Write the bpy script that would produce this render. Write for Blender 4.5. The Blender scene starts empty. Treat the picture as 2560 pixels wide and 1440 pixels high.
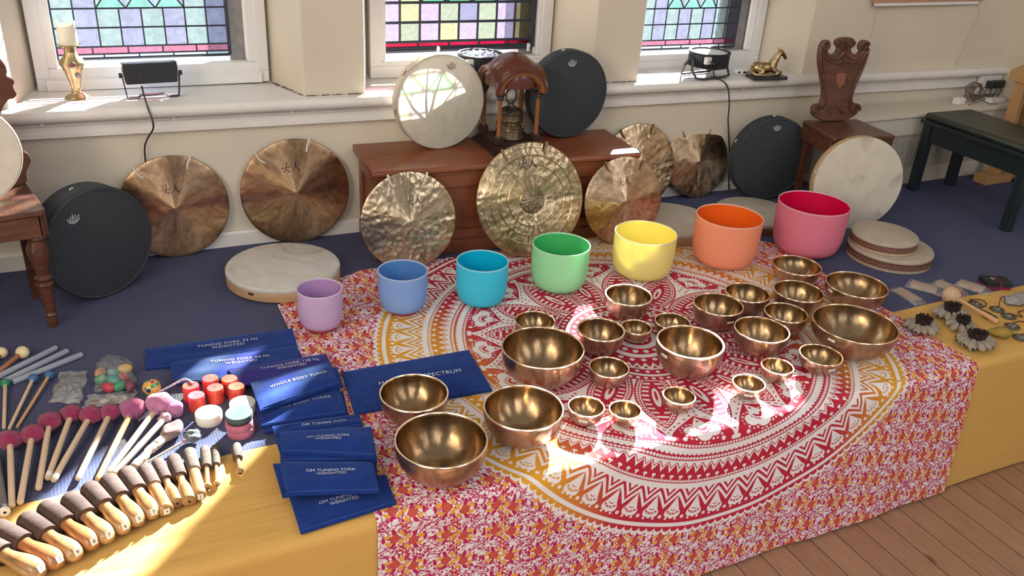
import bpy, bmesh, math, random
from mathutils import Vector, Matrix
random.seed(7)
PI = math.pi
S = bpy.context.scene
C = S.collection
# ---------------------------------------------------------------- camera
FPX, PITCH, ROLL, YAW = 2189.713, 0.46648, 0.063569, -0.467015
CAMZ = 1.5
def cam_rows():
    cp, sp, cy, sy, cr, sr = math.cos(PITCH), math.sin(PITCH), math.cos(YAW), math.sin(YAW), math.cos(ROLL), math.sin(ROLL)
    right, fwd, up = Vector((1, 0, 0)), Vector((0, cp, -sp)), Vector((0, sp, cp))
    r2, u2 = cr*right + sr*up, -sr*right + cr*up
    Rz = Matrix(((cy, sy, 0), (-sy, cy, 0), (0, 0, 1)))
    return Matrix((r2, u2, -fwd)) @ Rz
RM = cam_rows()
cam = bpy.data.cameras.new('camera'); cam_o = bpy.data.objects.new('camera', cam); C.objects.link(cam_o)
cam_o.matrix_world = Matrix.Translation((0, 0, CAMZ)) @ RM.transposed().to_4x4()
cam.sensor_width = 36; cam.lens = FPX/2560*36; cam.clip_start = 0.05
S.camera = cam_o
# ---------------------------------------------------------------- light
SUN_AZ, SUN_EL = math.radians(41.8), math.radians(27.5)      # sun stands behind the windows, to the right
sun = bpy.data.lights.new('sun', 'SUN'); sun.energy = 115.0; sun.angle = math.radians(1.4); sun.color = (1, .95, .88)
sun_o = bpy.data.objects.new('sun', sun); C.objects.link(sun_o)
sun_o.rotation_euler = Vector((math.sin(SUN_AZ)*math.cos(SUN_EL), math.cos(SUN_AZ)*math.cos(SUN_EL), math.sin(SUN_EL))).to_track_quat('Z', 'Y').to_euler()
sun_o.location = (6, 8, 5)
w = bpy.data.worlds.new('world'); S.world = w; w.use_nodes = True
wt = w.node_tree; wt.nodes.clear()
wo = wt.nodes.new('ShaderNodeOutputWorld'); bg = wt.nodes.new('ShaderNodeBackground')
tc = wt.nodes.new('ShaderNodeTexCoord'); sx = wt.nodes.new('ShaderNodeSeparateXYZ')
def wrange(sock, a, b):
    n = wt.nodes.new('ShaderNodeMapRange'); n.interpolation_type = 'SMOOTHSTEP'; n.inputs[1].default_value = a; n.inputs[2].default_value = b
    wt.links.new(sock, n.inputs[0]); return n.outputs[0]
def wmix(f, a, b):
    n = wt.nodes.new('ShaderNodeMix'); n.data_type = 'RGBA'; wt.links.new(f, n.inputs[0])
    for i, v in ((6, a), (7, b)):
        if isinstance(v, tuple): n.inputs[i].default_value = (*v, 1)
        else: wt.links.new(v, n.inputs[i])
    return n.outputs[2]
wt.links.new(tc.outputs['Generated'], sx.inputs[0])
HALL_LOW, HALL_TOP, FILL_SLOT, OUTSIDE = (.34, .33, .32), (.42, .42, .42), (3.05, 3.02, 3.02), (.98, 1.09, 1.2)
def wmath(op, *v):
    n = wt.nodes.new('ShaderNodeMath'); n.operation = op
    for i, q in enumerate(v):
        if hasattr(q, 'is_output'): wt.links.new(q, n.inputs[i])
        else: n.inputs[i].default_value = q
    return n.outputs[0]
az = wmath('MULTIPLY', wmath('ARCTAN2', sx.outputs[1], sx.outputs[0]), 9/(2*math.pi))
slot = wrange(wmath('ABSOLUTE', wmath('SUBTRACT', wmath('FRACT', az), .5)), .25, .19)      # bright upright slots added to the world for fill and streaked reflections
tall = wmath('MULTIPLY', wrange(sx.outputs[2], .20, .26), wrange(sx.outputs[2], .74, .66))
hall = wmix(wrange(sx.outputs[2], .1, .7), HALL_LOW, HALL_TOP)
hall = wmix(wmath('MULTIPLY', slot, tall), hall, FILL_SLOT)
wt.links.new(wmix(wrange(sx.outputs[1], -.1, .35), hall, OUTSIDE), bg.inputs[0]); wt.links.new(bg.outputs[0], wo.inputs[0])
bg.inputs[1].default_value = 1.0
S.view_settings.view_transform = 'Standard'; S.view_settings.look = 'None'
S.view_settings.exposure = 0.0; S.view_settings.gamma = 1; S.view_settings.use_curve_mapping = False
# ---------------------------------------------------------------- places: photo direction met with a plane of the room
def ray(px, py):
    return RM.transposed() @ Vector(((px-1280)/FPX, -(py-720)/FPX, -1))
def at(px, py, z=0.0):
    d = ray(px, py); t = (z-CAMZ)/d.z
    return Vector((d.x*t, d.y*t, z))
def aty(px, py, y):
    d = ray(px, py); t = y/d.y
    return Vector((d.x*t, y, CAMZ+d.z*t))
# ---------------------------------------------------------------- node helpers
class X:
    """a number socket with arithmetic"""
    def __init__(s, nt, sock): s.nt, s.k = nt, sock
    def m(s, op, *a):
        n = s.nt.nodes.new('ShaderNodeMath'); n.operation = op
        for i, v in enumerate((s,)+a):
            if isinstance(v, X): s.nt.links.new(v.k, n.inputs[i])
            else: n.inputs[i].default_value = v
        return X(s.nt, n.outputs[0])
    def __add__(s, o): return s.m('ADD', o)
    __radd__ = __add__
    def __sub__(s, o): return s.m('SUBTRACT', o)
    def __rsub__(s, o): return (s*-1)+o
    def __mul__(s, o): return s.m('MULTIPLY', o)
    __rmul__ = __mul__
    def __truediv__(s, o): return s.m('DIVIDE', o)
    def abs(s): return s.m('ABSOLUTE')
    def fr(s): return s.m('FRACT')
    def fl(s): return s.m('FLOOR')
    def mx(s, o): return s.m('MAXIMUM', o)
    def mn(s, o): return s.m('MINIMUM', o)
    def gt(s, v, e=.0012):                                # soft s > v
        n = s.nt.nodes.new('ShaderNodeMath'); n.operation = 'MULTIPLY_ADD'; n.use_clamp = True
        d = s - v
        s.nt.links.new(d.k, n.inputs[0]); n.inputs[1].default_value = .5/e; n.inputs[2].default_value = .5
        return X(s.nt, n.outputs[0])
    def lt(s, v, e=.0012): return 1 - s.gt(v, e)
    def band(s, a, b, e=.0012): return s.gt(a, e)*s.lt(b, e)
def nmat(name):
    m = bpy.data.materials.new(name); m.use_nodes = True
    nt = m.node_tree; b = nt.nodes['Principled BSDF']
    return m, nt, b
def node(nt, t, **k):
    n = nt.nodes.new('ShaderNode'+t)
    for a, v in k.items():
        if a.startswith('i_'):
            key = a[2:]; n.inputs[int(key) if key.isdigit() else key].default_value = v
        else: setattr(n, a, v)
    return n
def mixc(nt, f, a, b):
    n = node(nt, 'Mix', data_type='RGBA')
    for i, v in ((0, f), (6, a), (7, b)):
        if isinstance(v, X): nt.links.new(v.k, n.inputs[i])
        elif hasattr(v, 'is_output'): nt.links.new(v, n.inputs[i])
        else: n.inputs[i].default_value = v if i == 0 else (*v, 1) if len(v) == 3 else v
    return n.outputs[2]
def noise(nt, scale, detail=3, vec=None, rough=.55, dist=0, coord='Object'):
    n = node(nt, 'TexNoise'); n.inputs['Scale'].default_value = scale; n.inputs['Detail'].default_value = detail
    n.inputs['Roughness'].default_value = rough; n.inputs['Distortion'].default_value = dist
    if vec is None: vec = node(nt, 'TexCoord').outputs[coord]
    nt.links.new(vec, n.inputs['Vector']); return n
def mapping(nt, sc=(1, 1, 1), rot=(0, 0, 0), coord='Object'):
    mp = node(nt, 'Mapping'); mp.inputs['Scale'].default_value = sc; mp.inputs['Rotation'].default_value = rot
    nt.links.new(node(nt, 'TexCoord').outputs[coord], mp.inputs[0]); return mp.outputs[0]
def bump(nt, b, h, strength=.3, dist=.002):
    n = node(nt, 'Bump'); n.inputs['Strength'].default_value = strength; n.inputs['Distance'].default_value = dist
    nt.links.new(h.k if isinstance(h, X) else h, n.inputs['Height']); nt.links.new(n.outputs[0], b.inputs['Normal']); return n
def contrast(nt, sock, a, b):
    n = node(nt, 'MapRange'); n.inputs[1].default_value = a; n.inputs[2].default_value = b
    nt.links.new(sock, n.inputs[0]); return n.outputs[0]
MATS = {}
def plain(name, col, rough=.5, metal=0, var=0, vscale=20, bmp=0, bscale=200, bdist=.001, spec=None, col2=None, stretch=None):
    """one surface: colour with a little variation and grain"""
    if name in MATS: return MATS[name]
    m, nt, b = nmat(name); b.inputs['Base Color'].default_value = (*col, 1)
    b.inputs['Roughness'].default_value = rough; b.inputs['Metallic'].default_value = metal
    if spec is not None: b.inputs['Specular IOR Level'].default_value = spec
    vec = mapping(nt, stretch) if stretch else None
    if var or col2:
        n = noise(nt, vscale, 4, vec)
        c2 = col2 or tuple(c*(1-var) for c in col)
        nt.links.new(mixc(nt, X(nt, contrast(nt, n.outputs['Fac'], .35, .68)), col, c2), b.inputs['Base Color'])
    if bmp:
        n = noise(nt, bscale, 2, vec); bump(nt, b, n.outputs['Fac'], bmp, bdist)
    MATS[name] = m; return m
# ---------------------------------------------------------------- mesh helpers
class MB:
    def __init__(s): s.v, s.f, s.mi, s.uv = [], [], [], None
    def add(s, vs, fs, mi=0, M=None):
        o = len(s.v)
        s.v += [tuple(M @ Vector(p)) if M else tuple(p) for p in vs]
        s.f += [tuple(i+o for i in f) for f in fs]; s.mi += [mi]*len(fs); return s
    def box(s, x0, y0, z0, x1, y1, z1, mi=0, M=None):
        vs = [(x, y, z) for z in (z0, z1) for y in (y0, y1) for x in (x0, x1)]
        return s.add(vs, [(0, 2, 3, 1), (4, 5, 7, 6), (0, 1, 5, 4), (2, 6, 7, 3), (0, 4, 6, 2), (1, 3, 7, 5)], mi, M)
    def lathe(s, prof, n=48, mi=0, M=None, mis=None):
        vs, fs, ms, rings = [], [], [], []
        for r, z in prof:
            if r < 1e-6: rings.append([len(vs)]); vs.append((0, 0, z))
            else:
                rings.append(list(range(len(vs), len(vs)+n)))
                vs += [(r*math.cos(2*PI*i/n), r*math.sin(2*PI*i/n), z) for i in range(n)]
        for k in range(len(rings)-1):
            a, b = rings[k], rings[k+1]
            for i in range(n):
                j = (i+1) % n
                if len(a) == 1 and len(b) == 1: continue
                if len(a) == 1: fs.append((a[0], b[j], b[i]))
                elif len(b) == 1: fs.append((a[i], a[j], b[0]))
                else: fs.append((a[i], a[j], b[j], b[i]))
                ms.append(mis[k] if mis else mi)
        s.add(vs, fs, mi, M)
        if mis: s.mi[-len(ms):] = ms
        return s
    def tube(s, pts, r, n=8, mi=0, M=None, caps=True, closed=False):
        pts = [Vector(p) for p in pts]; N = len(pts); rs = r if hasattr(r, '__len__') else [r]*N
        vs, fs = [], []; prev = None
        for i, p in enumerate(pts):
            a = pts[(i-1) % N] if closed or i > 0 else p; b = pts[(i+1) % N] if closed or i < N-1 else p
            t = (b-a).normalized() if (b-a).length > 1e-9 else Vector((0, 0, 1))
            if prev is None:
                u = t.orthogonal().normalized()
            else:
                u = prev - t*prev.dot(t)
                u = u.normalized() if u.length > 1e-6 else t.orthogonal().normalized()
            prev = u; v = t.cross(u)
            vs += [p + (u*math.cos(2*PI*k/n)+v*math.sin(2*PI*k/n))*rs[i] for k in range(n)]
        for i in range(N if closed else N-1):
            i2 = (i+1) % N
            for k in range(n):
                k2 = (k+1) % n; fs.append((i*n+k, i*n+k2, i2*n+k2, i2*n+k))
        if caps and not closed:
            fs.append(tuple(range(n))[::-1]); fs.append(tuple((N-1)*n+k for k in range(n)))
        return s.add(vs, fs, mi, M)
    def prism(s, poly, z0, z1, mi=0, M=None):
        n = len(poly); vs = [(x, y, z0) for x, y in poly]+[(x, y, z1) for x, y in poly]
        fs = [tuple(range(n))[::-1], tuple(range(n, 2*n))]+[(i, (i+1) % n, n+(i+1) % n, n+i) for i in range(n)]
        return s.add(vs, fs, mi, M)
    def ball(s, c, r, n=16, m=10, mi=0, M=None):
        rx, ry, rz = r if hasattr(r, '__len__') else (r, r, r)
        T = Matrix.Translation(c) @ Matrix.Diagonal((rx, ry, rz, 1)); T = M @ T if M else T
        return s.lathe([(math.sin(PI*k/m), -math.cos(PI*k/m)) for k in range(m+1)], n, mi, T)
    def grid(s, fn, nu, nv, mi=0, closed_u=False, M=None):
        vs = [fn(i/nu, j/nv) for j in range(nv+1) for i in range(nu+1)]
        fs = [(j*(nu+1)+i, j*(nu+1)+i+1, (j+1)*(nu+1)+i+1, (j+1)*(nu+1)+i) for j in range(nv) for i in range(nu)]
        return s.add(vs, fs, mi, M)
    def build(s, name, mat, parent=None, loc=None, rot=None, smooth=40, bevel=0, subsurf=0, solid=0):
        me = bpy.data.meshes.new(name); me.from_pydata(s.v, [], s.f)
        for m in (mat if isinstance(mat, (list, tuple)) else [mat]): me.materials.append(m)
        me.polygons.foreach_set('material_index', s.mi)
        if s.uv:
            l = me.uv_layers.new(name='UVMap')
            for p in me.polygons:
                for li in p.loop_indices: l.data[li].uv = s.uv[me.loops[li].vertex_index]
        bm = bmesh.new(); bm.from_mesh(me); bmesh.ops.recalc_face_normals(bm, faces=bm.faces); bm.to_mesh(me); bm.free()
        if smooth:
            me.polygons.foreach_set('use_smooth', [True]*len(me.polygons)); me.set_sharp_from_angle(angle=math.radians(smooth))
        me.update()
        o = bpy.data.objects.new(name, me); C.objects.link(o)
        if parent: o.parent = parent
        if loc is not None: o.location = loc
        if rot is not None: o.rotation_euler = rot
        if bevel:
            b = o.modifiers.new('bevel', 'BEVEL'); b.width = bevel; b.segments = 3; b.limit_method = 'ANGLE'
        if solid:
            b = o.modifiers.new('thickness', 'SOLIDIFY'); b.thickness = solid; b.offset = -1
        if subsurf:
            b = o.modifiers.new('smooth', 'SUBSURF'); b.levels = subsurf; b.render_levels = subsurf
        return o
def tag(o, label, cat, group=None):
    o['label'] = label; o['category'] = cat
    if group: o['group'] = group
    return o
def thing(name, label, cat, loc=(0, 0, 0), rotz=0, group=None, mat=None):
    o = bpy.data.objects.new(name, None); C.objects.link(o); o.empty_display_size = .05
    if mat is not None: o.matrix_world = mat
    else: o.location = loc; o.rotation_euler = (0, 0, rotz)
    return tag(o, label, cat, group)
def struct(o): o['kind'] = 'structure'; return o
def text_mesh(body, size, align='CENTER', spacing=1.0, bold=0.0, line=1.0):
    """lettering as flat faces around its own centre"""
    cu = bpy.data.curves.new('lettering', 'FONT'); cu.body = body; cu.size = size; cu.align_x = align; cu.align_y = 'CENTER'
    cu.space_character = spacing; cu.space_line = line; cu.offset = bold; cu.resolution_u = 3
    o = bpy.data.objects.new('lettering', cu); C.objects.link(o)
    dg = bpy.context.evaluated_depsgraph_get(); me = bpy.data.meshes.new_from_object(o.evaluated_get(dg))
    vs = [tuple(v.co) for v in me.vertices]; fs = [tuple(p.vertices) for p in me.polygons]
    bpy.data.objects.remove(o); bpy.data.meshes.remove(me); bpy.data.curves.remove(cu)
    return vs, fs
def ribbon(pts, w, n=1):
    """flat stroke through 2-D points, widths per point"""
    L, Rr = [], []
    for i, p in enumerate(pts):
        a = Vector(pts[max(i-1, 0)]); b = Vector(pts[min(i+1, len(pts)-1)]); t = (b-a).normalized()
        nn = Vector((-t.y, t.x)); h = (w[i] if hasattr(w, '__len__') else w)/2
        L.append(Vector(p)+nn*h); Rr.append(Vector(p)-nn*h)
    vs = [(p.x, p.y, 0) for p in L]+[(p.x, p.y, 0) for p in Rr]; k = len(pts)
    return vs, [(i, k+i, k+i+1, i+1) for i in range(k-1)]
def bez(p, n=12):
    """smooth curve through points (Catmull-Rom)"""
    P = [Vector(q) for q in p]; out = []
    for i in range(len(P)-1):
        a, b, c, d = P[max(i-1, 0)], P[i], P[i+1], P[min(i+2, len(P)-1)]
        for k in range(n):
            t = k/n
            out.append(.5*((2*b)+(c-a)*t+(2*a-5*b+4*c-d)*t*t+(3*b-a-3*c+d)*t**3))
    return out+[P[-1]]
# ================================================================ SETTING
def wy(x, y): return y + .01 - .02*x
def wz(x, z): return z + .006 - .008*x
def carpet_mat():
    m, nt, b = nmat('blue ribbed carpet'); b.inputs['Roughness'].default_value = .95; b.inputs['Specular IOR Level'].default_value = .1
    wv = node(nt, 'TexWave', bands_direction='X'); wv.inputs['Scale'].default_value = 38; wv.inputs['Distortion'].default_value = .6
    wv.inputs['Detail'].default_value = 2; wv.inputs['Detail Scale'].default_value = 3
    nt.links.new(node(nt, 'TexCoord').outputs['Object'], wv.inputs['Vector'])
    n = noise(nt, 160, 3); n2 = noise(nt, 5, 3)
    c = mixc(nt, X(nt, n.outputs['Fac']), (.036, .042, .092), (.128, .140, .232))
    c = mixc(nt, X(nt, wv.outputs['Fac'])*.45, c, (.042, .046, .105))
    c = mixc(nt, X(nt, contrast(nt, n2.outputs['Fac'], .4, .75))*.25, c, (.11, .105, .16))
    nt.links.new(c, b.inputs['Base Color']); bump(nt, b, X(nt, wv.outputs['Fac'])*.5+X(nt, n.outputs['Fac'])*.8, .35, .002)
    return m
def plank_mat():
    m, nt, b = nmat('pine floorboards'); b.inputs['Roughness'].default_value = .32; b.inputs['Specular IOR Level'].default_value = .5
    sp = node(nt, 'SeparateXYZ'); nt.links.new(node(nt, 'TexCoord').outputs['Object'], sp.inputs[0])
    x, y = X(nt, sp.outputs[0]), X(nt, sp.outputs[1]); W = .105
    k = (x/W).fl(); fx = (x/W).fr(); gap = ((fx-.5).abs()*-1+.5).lt(.014, .008)
    wn = node(nt, 'TexWhiteNoise', noise_dimensions='1D'); nt.links.new(k.k, wn.inputs['W']); rnd = X(nt, wn.outputs['Value'])
    cb = node(nt, 'CombineXYZ'); nt.links.new((x*9+rnd*40).k, cb.inputs[0]); nt.links.new((y*.9+rnd*17).k, cb.inputs[1])
    g = noise(nt, 7, 6, cb.outputs[0], .6, 1.2)
    kb = node(nt, 'CombineXYZ'); nt.links.new((x*7.5+rnd*31).k, kb.inputs[0]); nt.links.new((y*4.2+rnd*9).k, kb.inputs[1])
    vo = node(nt, 'TexVoronoi'); vo.inputs['Scale'].default_value = 1; nt.links.new(kb.outputs[0], vo.inputs['Vector'])
    knot = X(nt, vo.outputs['Distance']).lt(.10, .04)
    c = mixc(nt, X(nt, contrast(nt, g.outputs['Fac'], .3, .7)), (.36, .20, .125), (.25, .125, .075))
    c = mixc(nt, rnd*.4, c, (.40, .235, .15)); c = mixc(nt, knot*.85, c, (.075, .03, .018)); c = mixc(nt, gap, c, (.04, .018, .01))
    nt.links.new(c, b.inputs['Base Color']); bump(nt, b, X(nt, g.outputs['Fac'])*.15-gap, .35, .003); return m
M_WALL = plain('cream wall paint', (.62, .555, .45), .75, var=.07, vscale=3, bmp=.12, bscale=60, bdist=.003, col2=(.58, .52, .43))
M_WALLW = plain('pale wall paint', (.66, .61, .52), .75, var=.06, vscale=4, bmp=.12, bscale=60, bdist=.003)
M_PAINT = plain('white gloss paint', (.70, .67, .64), .38, var=.07, vscale=9, bmp=.06, bscale=30, bdist=.003)
M_UPVC = plain('white window frame', (.72, .71, .70), .35, var=.03)
M_CEIL = plain('ceiling paint', (.7, .67, .62), .9)
M_STONE = plain('outside stone', (.34, .32, .31), .9, var=.3, vscale=30, bmp=.3, bscale=60)
M_LEAD = plain('lead came', (.035, .04, .06), .5, .3)
fl = MB().box(-2.4, -2.2, -.62, 5.2, 1.66, -.55).build('floor', plank_mat(), smooth=0); struct(fl)
pf = MB().box(-2.0, 1.640, -.55, 4.75, 3.62, -.008).build('platform', plain('platform boards', (.3, .2, .12), .7, var=.3), smooth=0); struct(pf)
cp = MB().box(-2.0, 1.646, -.008, 4.75, 3.62, 0).build('floor_carpet', carpet_mat(), smooth=0); struct(cp)
# --- back wall: lower part, piers, lintel (a shallow skew of the old building kept in wy / wz)
wb = MB()
def sheared(fn, x0, x1): return [(x0, *fn(x0)), (x1, *fn(x1))]
def wbox(mb, x0, y0, z0, x1, y1, z1, mi=0, zs=True):
    f = wz if zs else (lambda x, z: z)
    vs = [(x, wy(x, y), f(x, z)) for z in (z0, z1) for y in (y0, y1) for x in (x0, x1)]
    mb.add(vs, [(0, 2, 3, 1), (4, 5, 7, 6), (0, 1, 5, 4), (2, 6, 7, 3), (0, 4, 6, 2), (1, 3, 7, 5)], mi)
def wprism(mb, poly, z0, z1, mi=0):
    n = len(poly); vs = [(x, wy(x, y), z) for z in (z0, z1) for x, y in poly]
    mb.add(vs, [tuple(range(n))[::-1], tuple(range(n, 2*n))]+[(i, (i+1) % n, n+(i+1) % n, n+i) for i in range(n)], mi)
wbox(wb, -2.0, 3.375, -.06, 4.75, 3.62, .575)
WT = 1.95
wprism(wb, [(-2.0, 3.375), (-.262, 3.375), (-.174, 3.66), (-2.0, 3.66)], .55, WT)
for a, b_, c_, d_ in ((.746, .986, 1.078, .66), (2.012, 2.253, 2.34, 1.92)):
    wprism(wb, [(a, 3.375), (b_, 3.375), (c_, 3.66), (d_, 3.66)], .55, WT)
wprism(wb, [(3.205, 3.375), (3.62, 3.375), (3.62, 3.66), (3.115, 3.66)], .55, 1.06)
wbox(wb, 2.2, 3.375, 1.06, 3.62, 3.66, 1.12)
wbox(wb, 3.60, 3.375, .55, 4.75, 3.66, WT)
wbox(wb, -2.0, 3.375, WT, 4.75, 3.66, 2.5)
struct(wb.build('wall_back', M_WALL, smooth=0, bevel=.006))
ws = MB()
for x0, x1 in ((-2.0, -.13), (.525, 1.135), (1.79, 2.40)): wbox(ws, x0, 3.668, .3, x1, 3.735, WT)
wbox(ws, 2.935, 3.668, .3, 4.75, 3.735, 1.09)
wbox(ws, -2, 3.68, -.5, 4.75, 3.80, .6); wbox(ws, -2, 3.68, WT, 4.75, 3.80, 2.5); wbox(ws, 3.85, 3.68, 1.0, 4.75, 3.80, WT)
struct(ws.build('wall_outside', M_STONE, smooth=0))
struct(MB().box(4.63, -2.2, -.6, 4.75, 3.4, 2.5).build('wall_right', M_WALL, smooth=0))
struct(MB().box(-2.0, -.5, -.6, -1.88, 3.4, 2.5).build('wall_left', M_WALL, smooth=0))
struct(MB().box(-2.0, 2.2, 2.5, 4.75, 3.66, 2.6).build('ceiling', M_CEIL, smooth=0))
# --- sill and mouldings, swept along the wall
def sweep(name, prof, x0, x1, mat, smooth=50, n=12):
    mb = MB(); k = len(prof)
    vs = [(x, wy(x, y), wz(x, z)) for i in range(n+1) for x in [x0+(x1-x0)*i/n] for y, z in prof]
    fs = [(i*k+j, i*k+(j+1) % k, (i+1)*k+(j+1) % k, (i+1)*k+j) for i in range(n) for j in range(k)]
    fs += [tuple(range(k))[::-1], tuple(n*k+j for j in range(k))]
    return struct(mb.add(vs, fs).build(name, mat, smooth=smooth))
nose = [(3.335-.022*math.sin(PI*t/10), .568+.022*math.cos(PI*t/10)) for t in range(11)]
sweep('trim_1', [(3.64, .59)]+nose+[(3.36, .546), (3.64, .546)], -2.0, 4.63, M_PAINT)
sweep('trim_2', [(3.376, .546), (3.358, .546), (3.358, .500), (3.350, .496), (3.350, .486), (3.376, .484)], -2.0, 4.63, M_PAINT, 30)
sweep('baseboard_back', [(3.376, -.06), (3.358, -.06), (3.358, .050), (3.364, .060), (3.376, .060)], -2.0, 4.63, M_PAINT, 30)
# thin cable clipped under the sill
cb = thing('clipped_cable', 'thin white painted cable clipped along the moulding under the window sill', 'cable', (0, 0, 0))
for dz in (0, -.008):
    MB().tube([(x/10, wy(x/10, 3.352-(.004 if dz else 0)), wz(x/10, .541+dz-.0015*math.sin(x*1.7))) for x in range(-14, 33, 2)], .0028, 6).build('wire', M_PAINT, cb)
for i in range(9):
    x = -.6+i*.43
    MB().box(-.007, -.006, -.008, .007, .008, .006).build('cable_clip', M_PAINT, cb, loc=(x, wy(x, 3.35), wz(x, .538)), bevel=.002)
pl = MB(); rg = random.Random(8)                              # crumbled plaster line at the foot of the piers
for (xa, ya), (xb, yb) in (((.67, 3.60), (.744, 3.378)), ((.746, 3.373), (.975, 3.373)), ((2.02, 3.373), (2.25, 3.373))):
    for i in range(46):
        t_ = rg.random(); x, y = xa+(xb-xa)*t_, ya+(yb-ya)*t_; r_ = rg.uniform(.002, .0055)
        pl.ball((x+rg.uniform(-.003, .003), wy(x, y)+rg.uniform(-.004, .002), wz(x, .5905)), (r_*1.6, r_, r_*.7), 6, 4)
struct(pl.build('trim_3', plain('crumbled plaster', (.17, .14, .12), .95, var=.5, vscale=90)))
# --- windows
def glassmat(name, col, tl=.025, bmp=.25, sc=40):
    col = tuple(v**.5 for v in col)                       # light crosses both faces of a pane
    m = bpy.data.materials.new(name); m.use_nodes = True; nt = m.node_tree; nt.nodes.clear()
    out = node(nt, 'OutputMaterial'); tr = node(nt, 'BsdfTransparent'); tl_ = node(nt, 'BsdfTranslucent'); gl = node(nt, 'BsdfGlossy')
    n = noise(nt, sc, 4, None, .6, .6)
    f = X(nt, contrast(nt, n.outputs['Fac'], .3, .75))
    c = mixc(nt, f, tuple(v*.88 for v in col), tuple(min(v*1.08, 1) for v in col))
    nt.links.new(c, tr.inputs[0]); nt.links.new(c, tl_.inputs[0]); gl.inputs['Roughness'].default_value = .2
    bp = node(nt, 'Bump'); bp.inputs['Strength'].default_value = bmp; bp.inputs['Distance'].default_value = .004; nt.links.new(n.outputs['Fac'], bp.inputs['Height'])
    nt.links.new(bp.outputs[0], gl.inputs['Normal']); nt.links.new(bp.outputs[0], tl_.inputs['Normal'])
    a = node(nt, 'MixShader'); a.inputs[0].default_value = tl; nt.links.new(tr.outputs[0], a.inputs[1]); nt.links.new(tl_.outputs[0], a.inputs[2])
    e = node(nt, 'MixShader'); e.inputs[0].default_value = .04; nt.links.new(a.outputs[0], e.inputs[1]); nt.links.new(gl.outputs[0], e.inputs[2])
    nt.links.new(e.outputs[0], out.inputs[0]); return m
G = [glassmat('pale green glass', (.33, .43, .43)), glassmat('lilac glass', (.33, .34, .47)), glassmat('rose glass', (.52, .19, .28)),
     glassmat('clear glass', (.52, .60, .64)), glassmat('mint glass', (.24, .50, .44)),
     glassmat('straw glass', (.47, .45, .27), .03, .6, 60), glassmat('mauve glass', (.44, .36, .50), .03, .6, 60), glassmat('ruby glass', (.40, .008, .04), .03, .5, 60),
     glassmat('emerald glass', (.12, .45, .25), .03, .5, 60), glassmat('olive glass', (.36, .40, .30), .03, .6, 60), glassmat('slate blue glass', (.27, .27, .40), .03, .6, 60)]
def frame_rect(mb, x0, z0, x1, z1, wd, y0, y1, bev=0):
    """rectangular frame, bars of width wd lying inside the given outline"""
    wbox(mb, x0, y0, z0, x1, y1, z0+wd, 0, False); wbox(mb, x0, y0, z1-wd, x1, y1, z1, 0, False)
    wbox(mb, x0, y0, z0+wd, x0+wd, y1, z1-wd, 0, False); wbox(mb, x1-wd, y0, z0+wd, x1, y1, z1-wd, 0, False)
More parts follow.
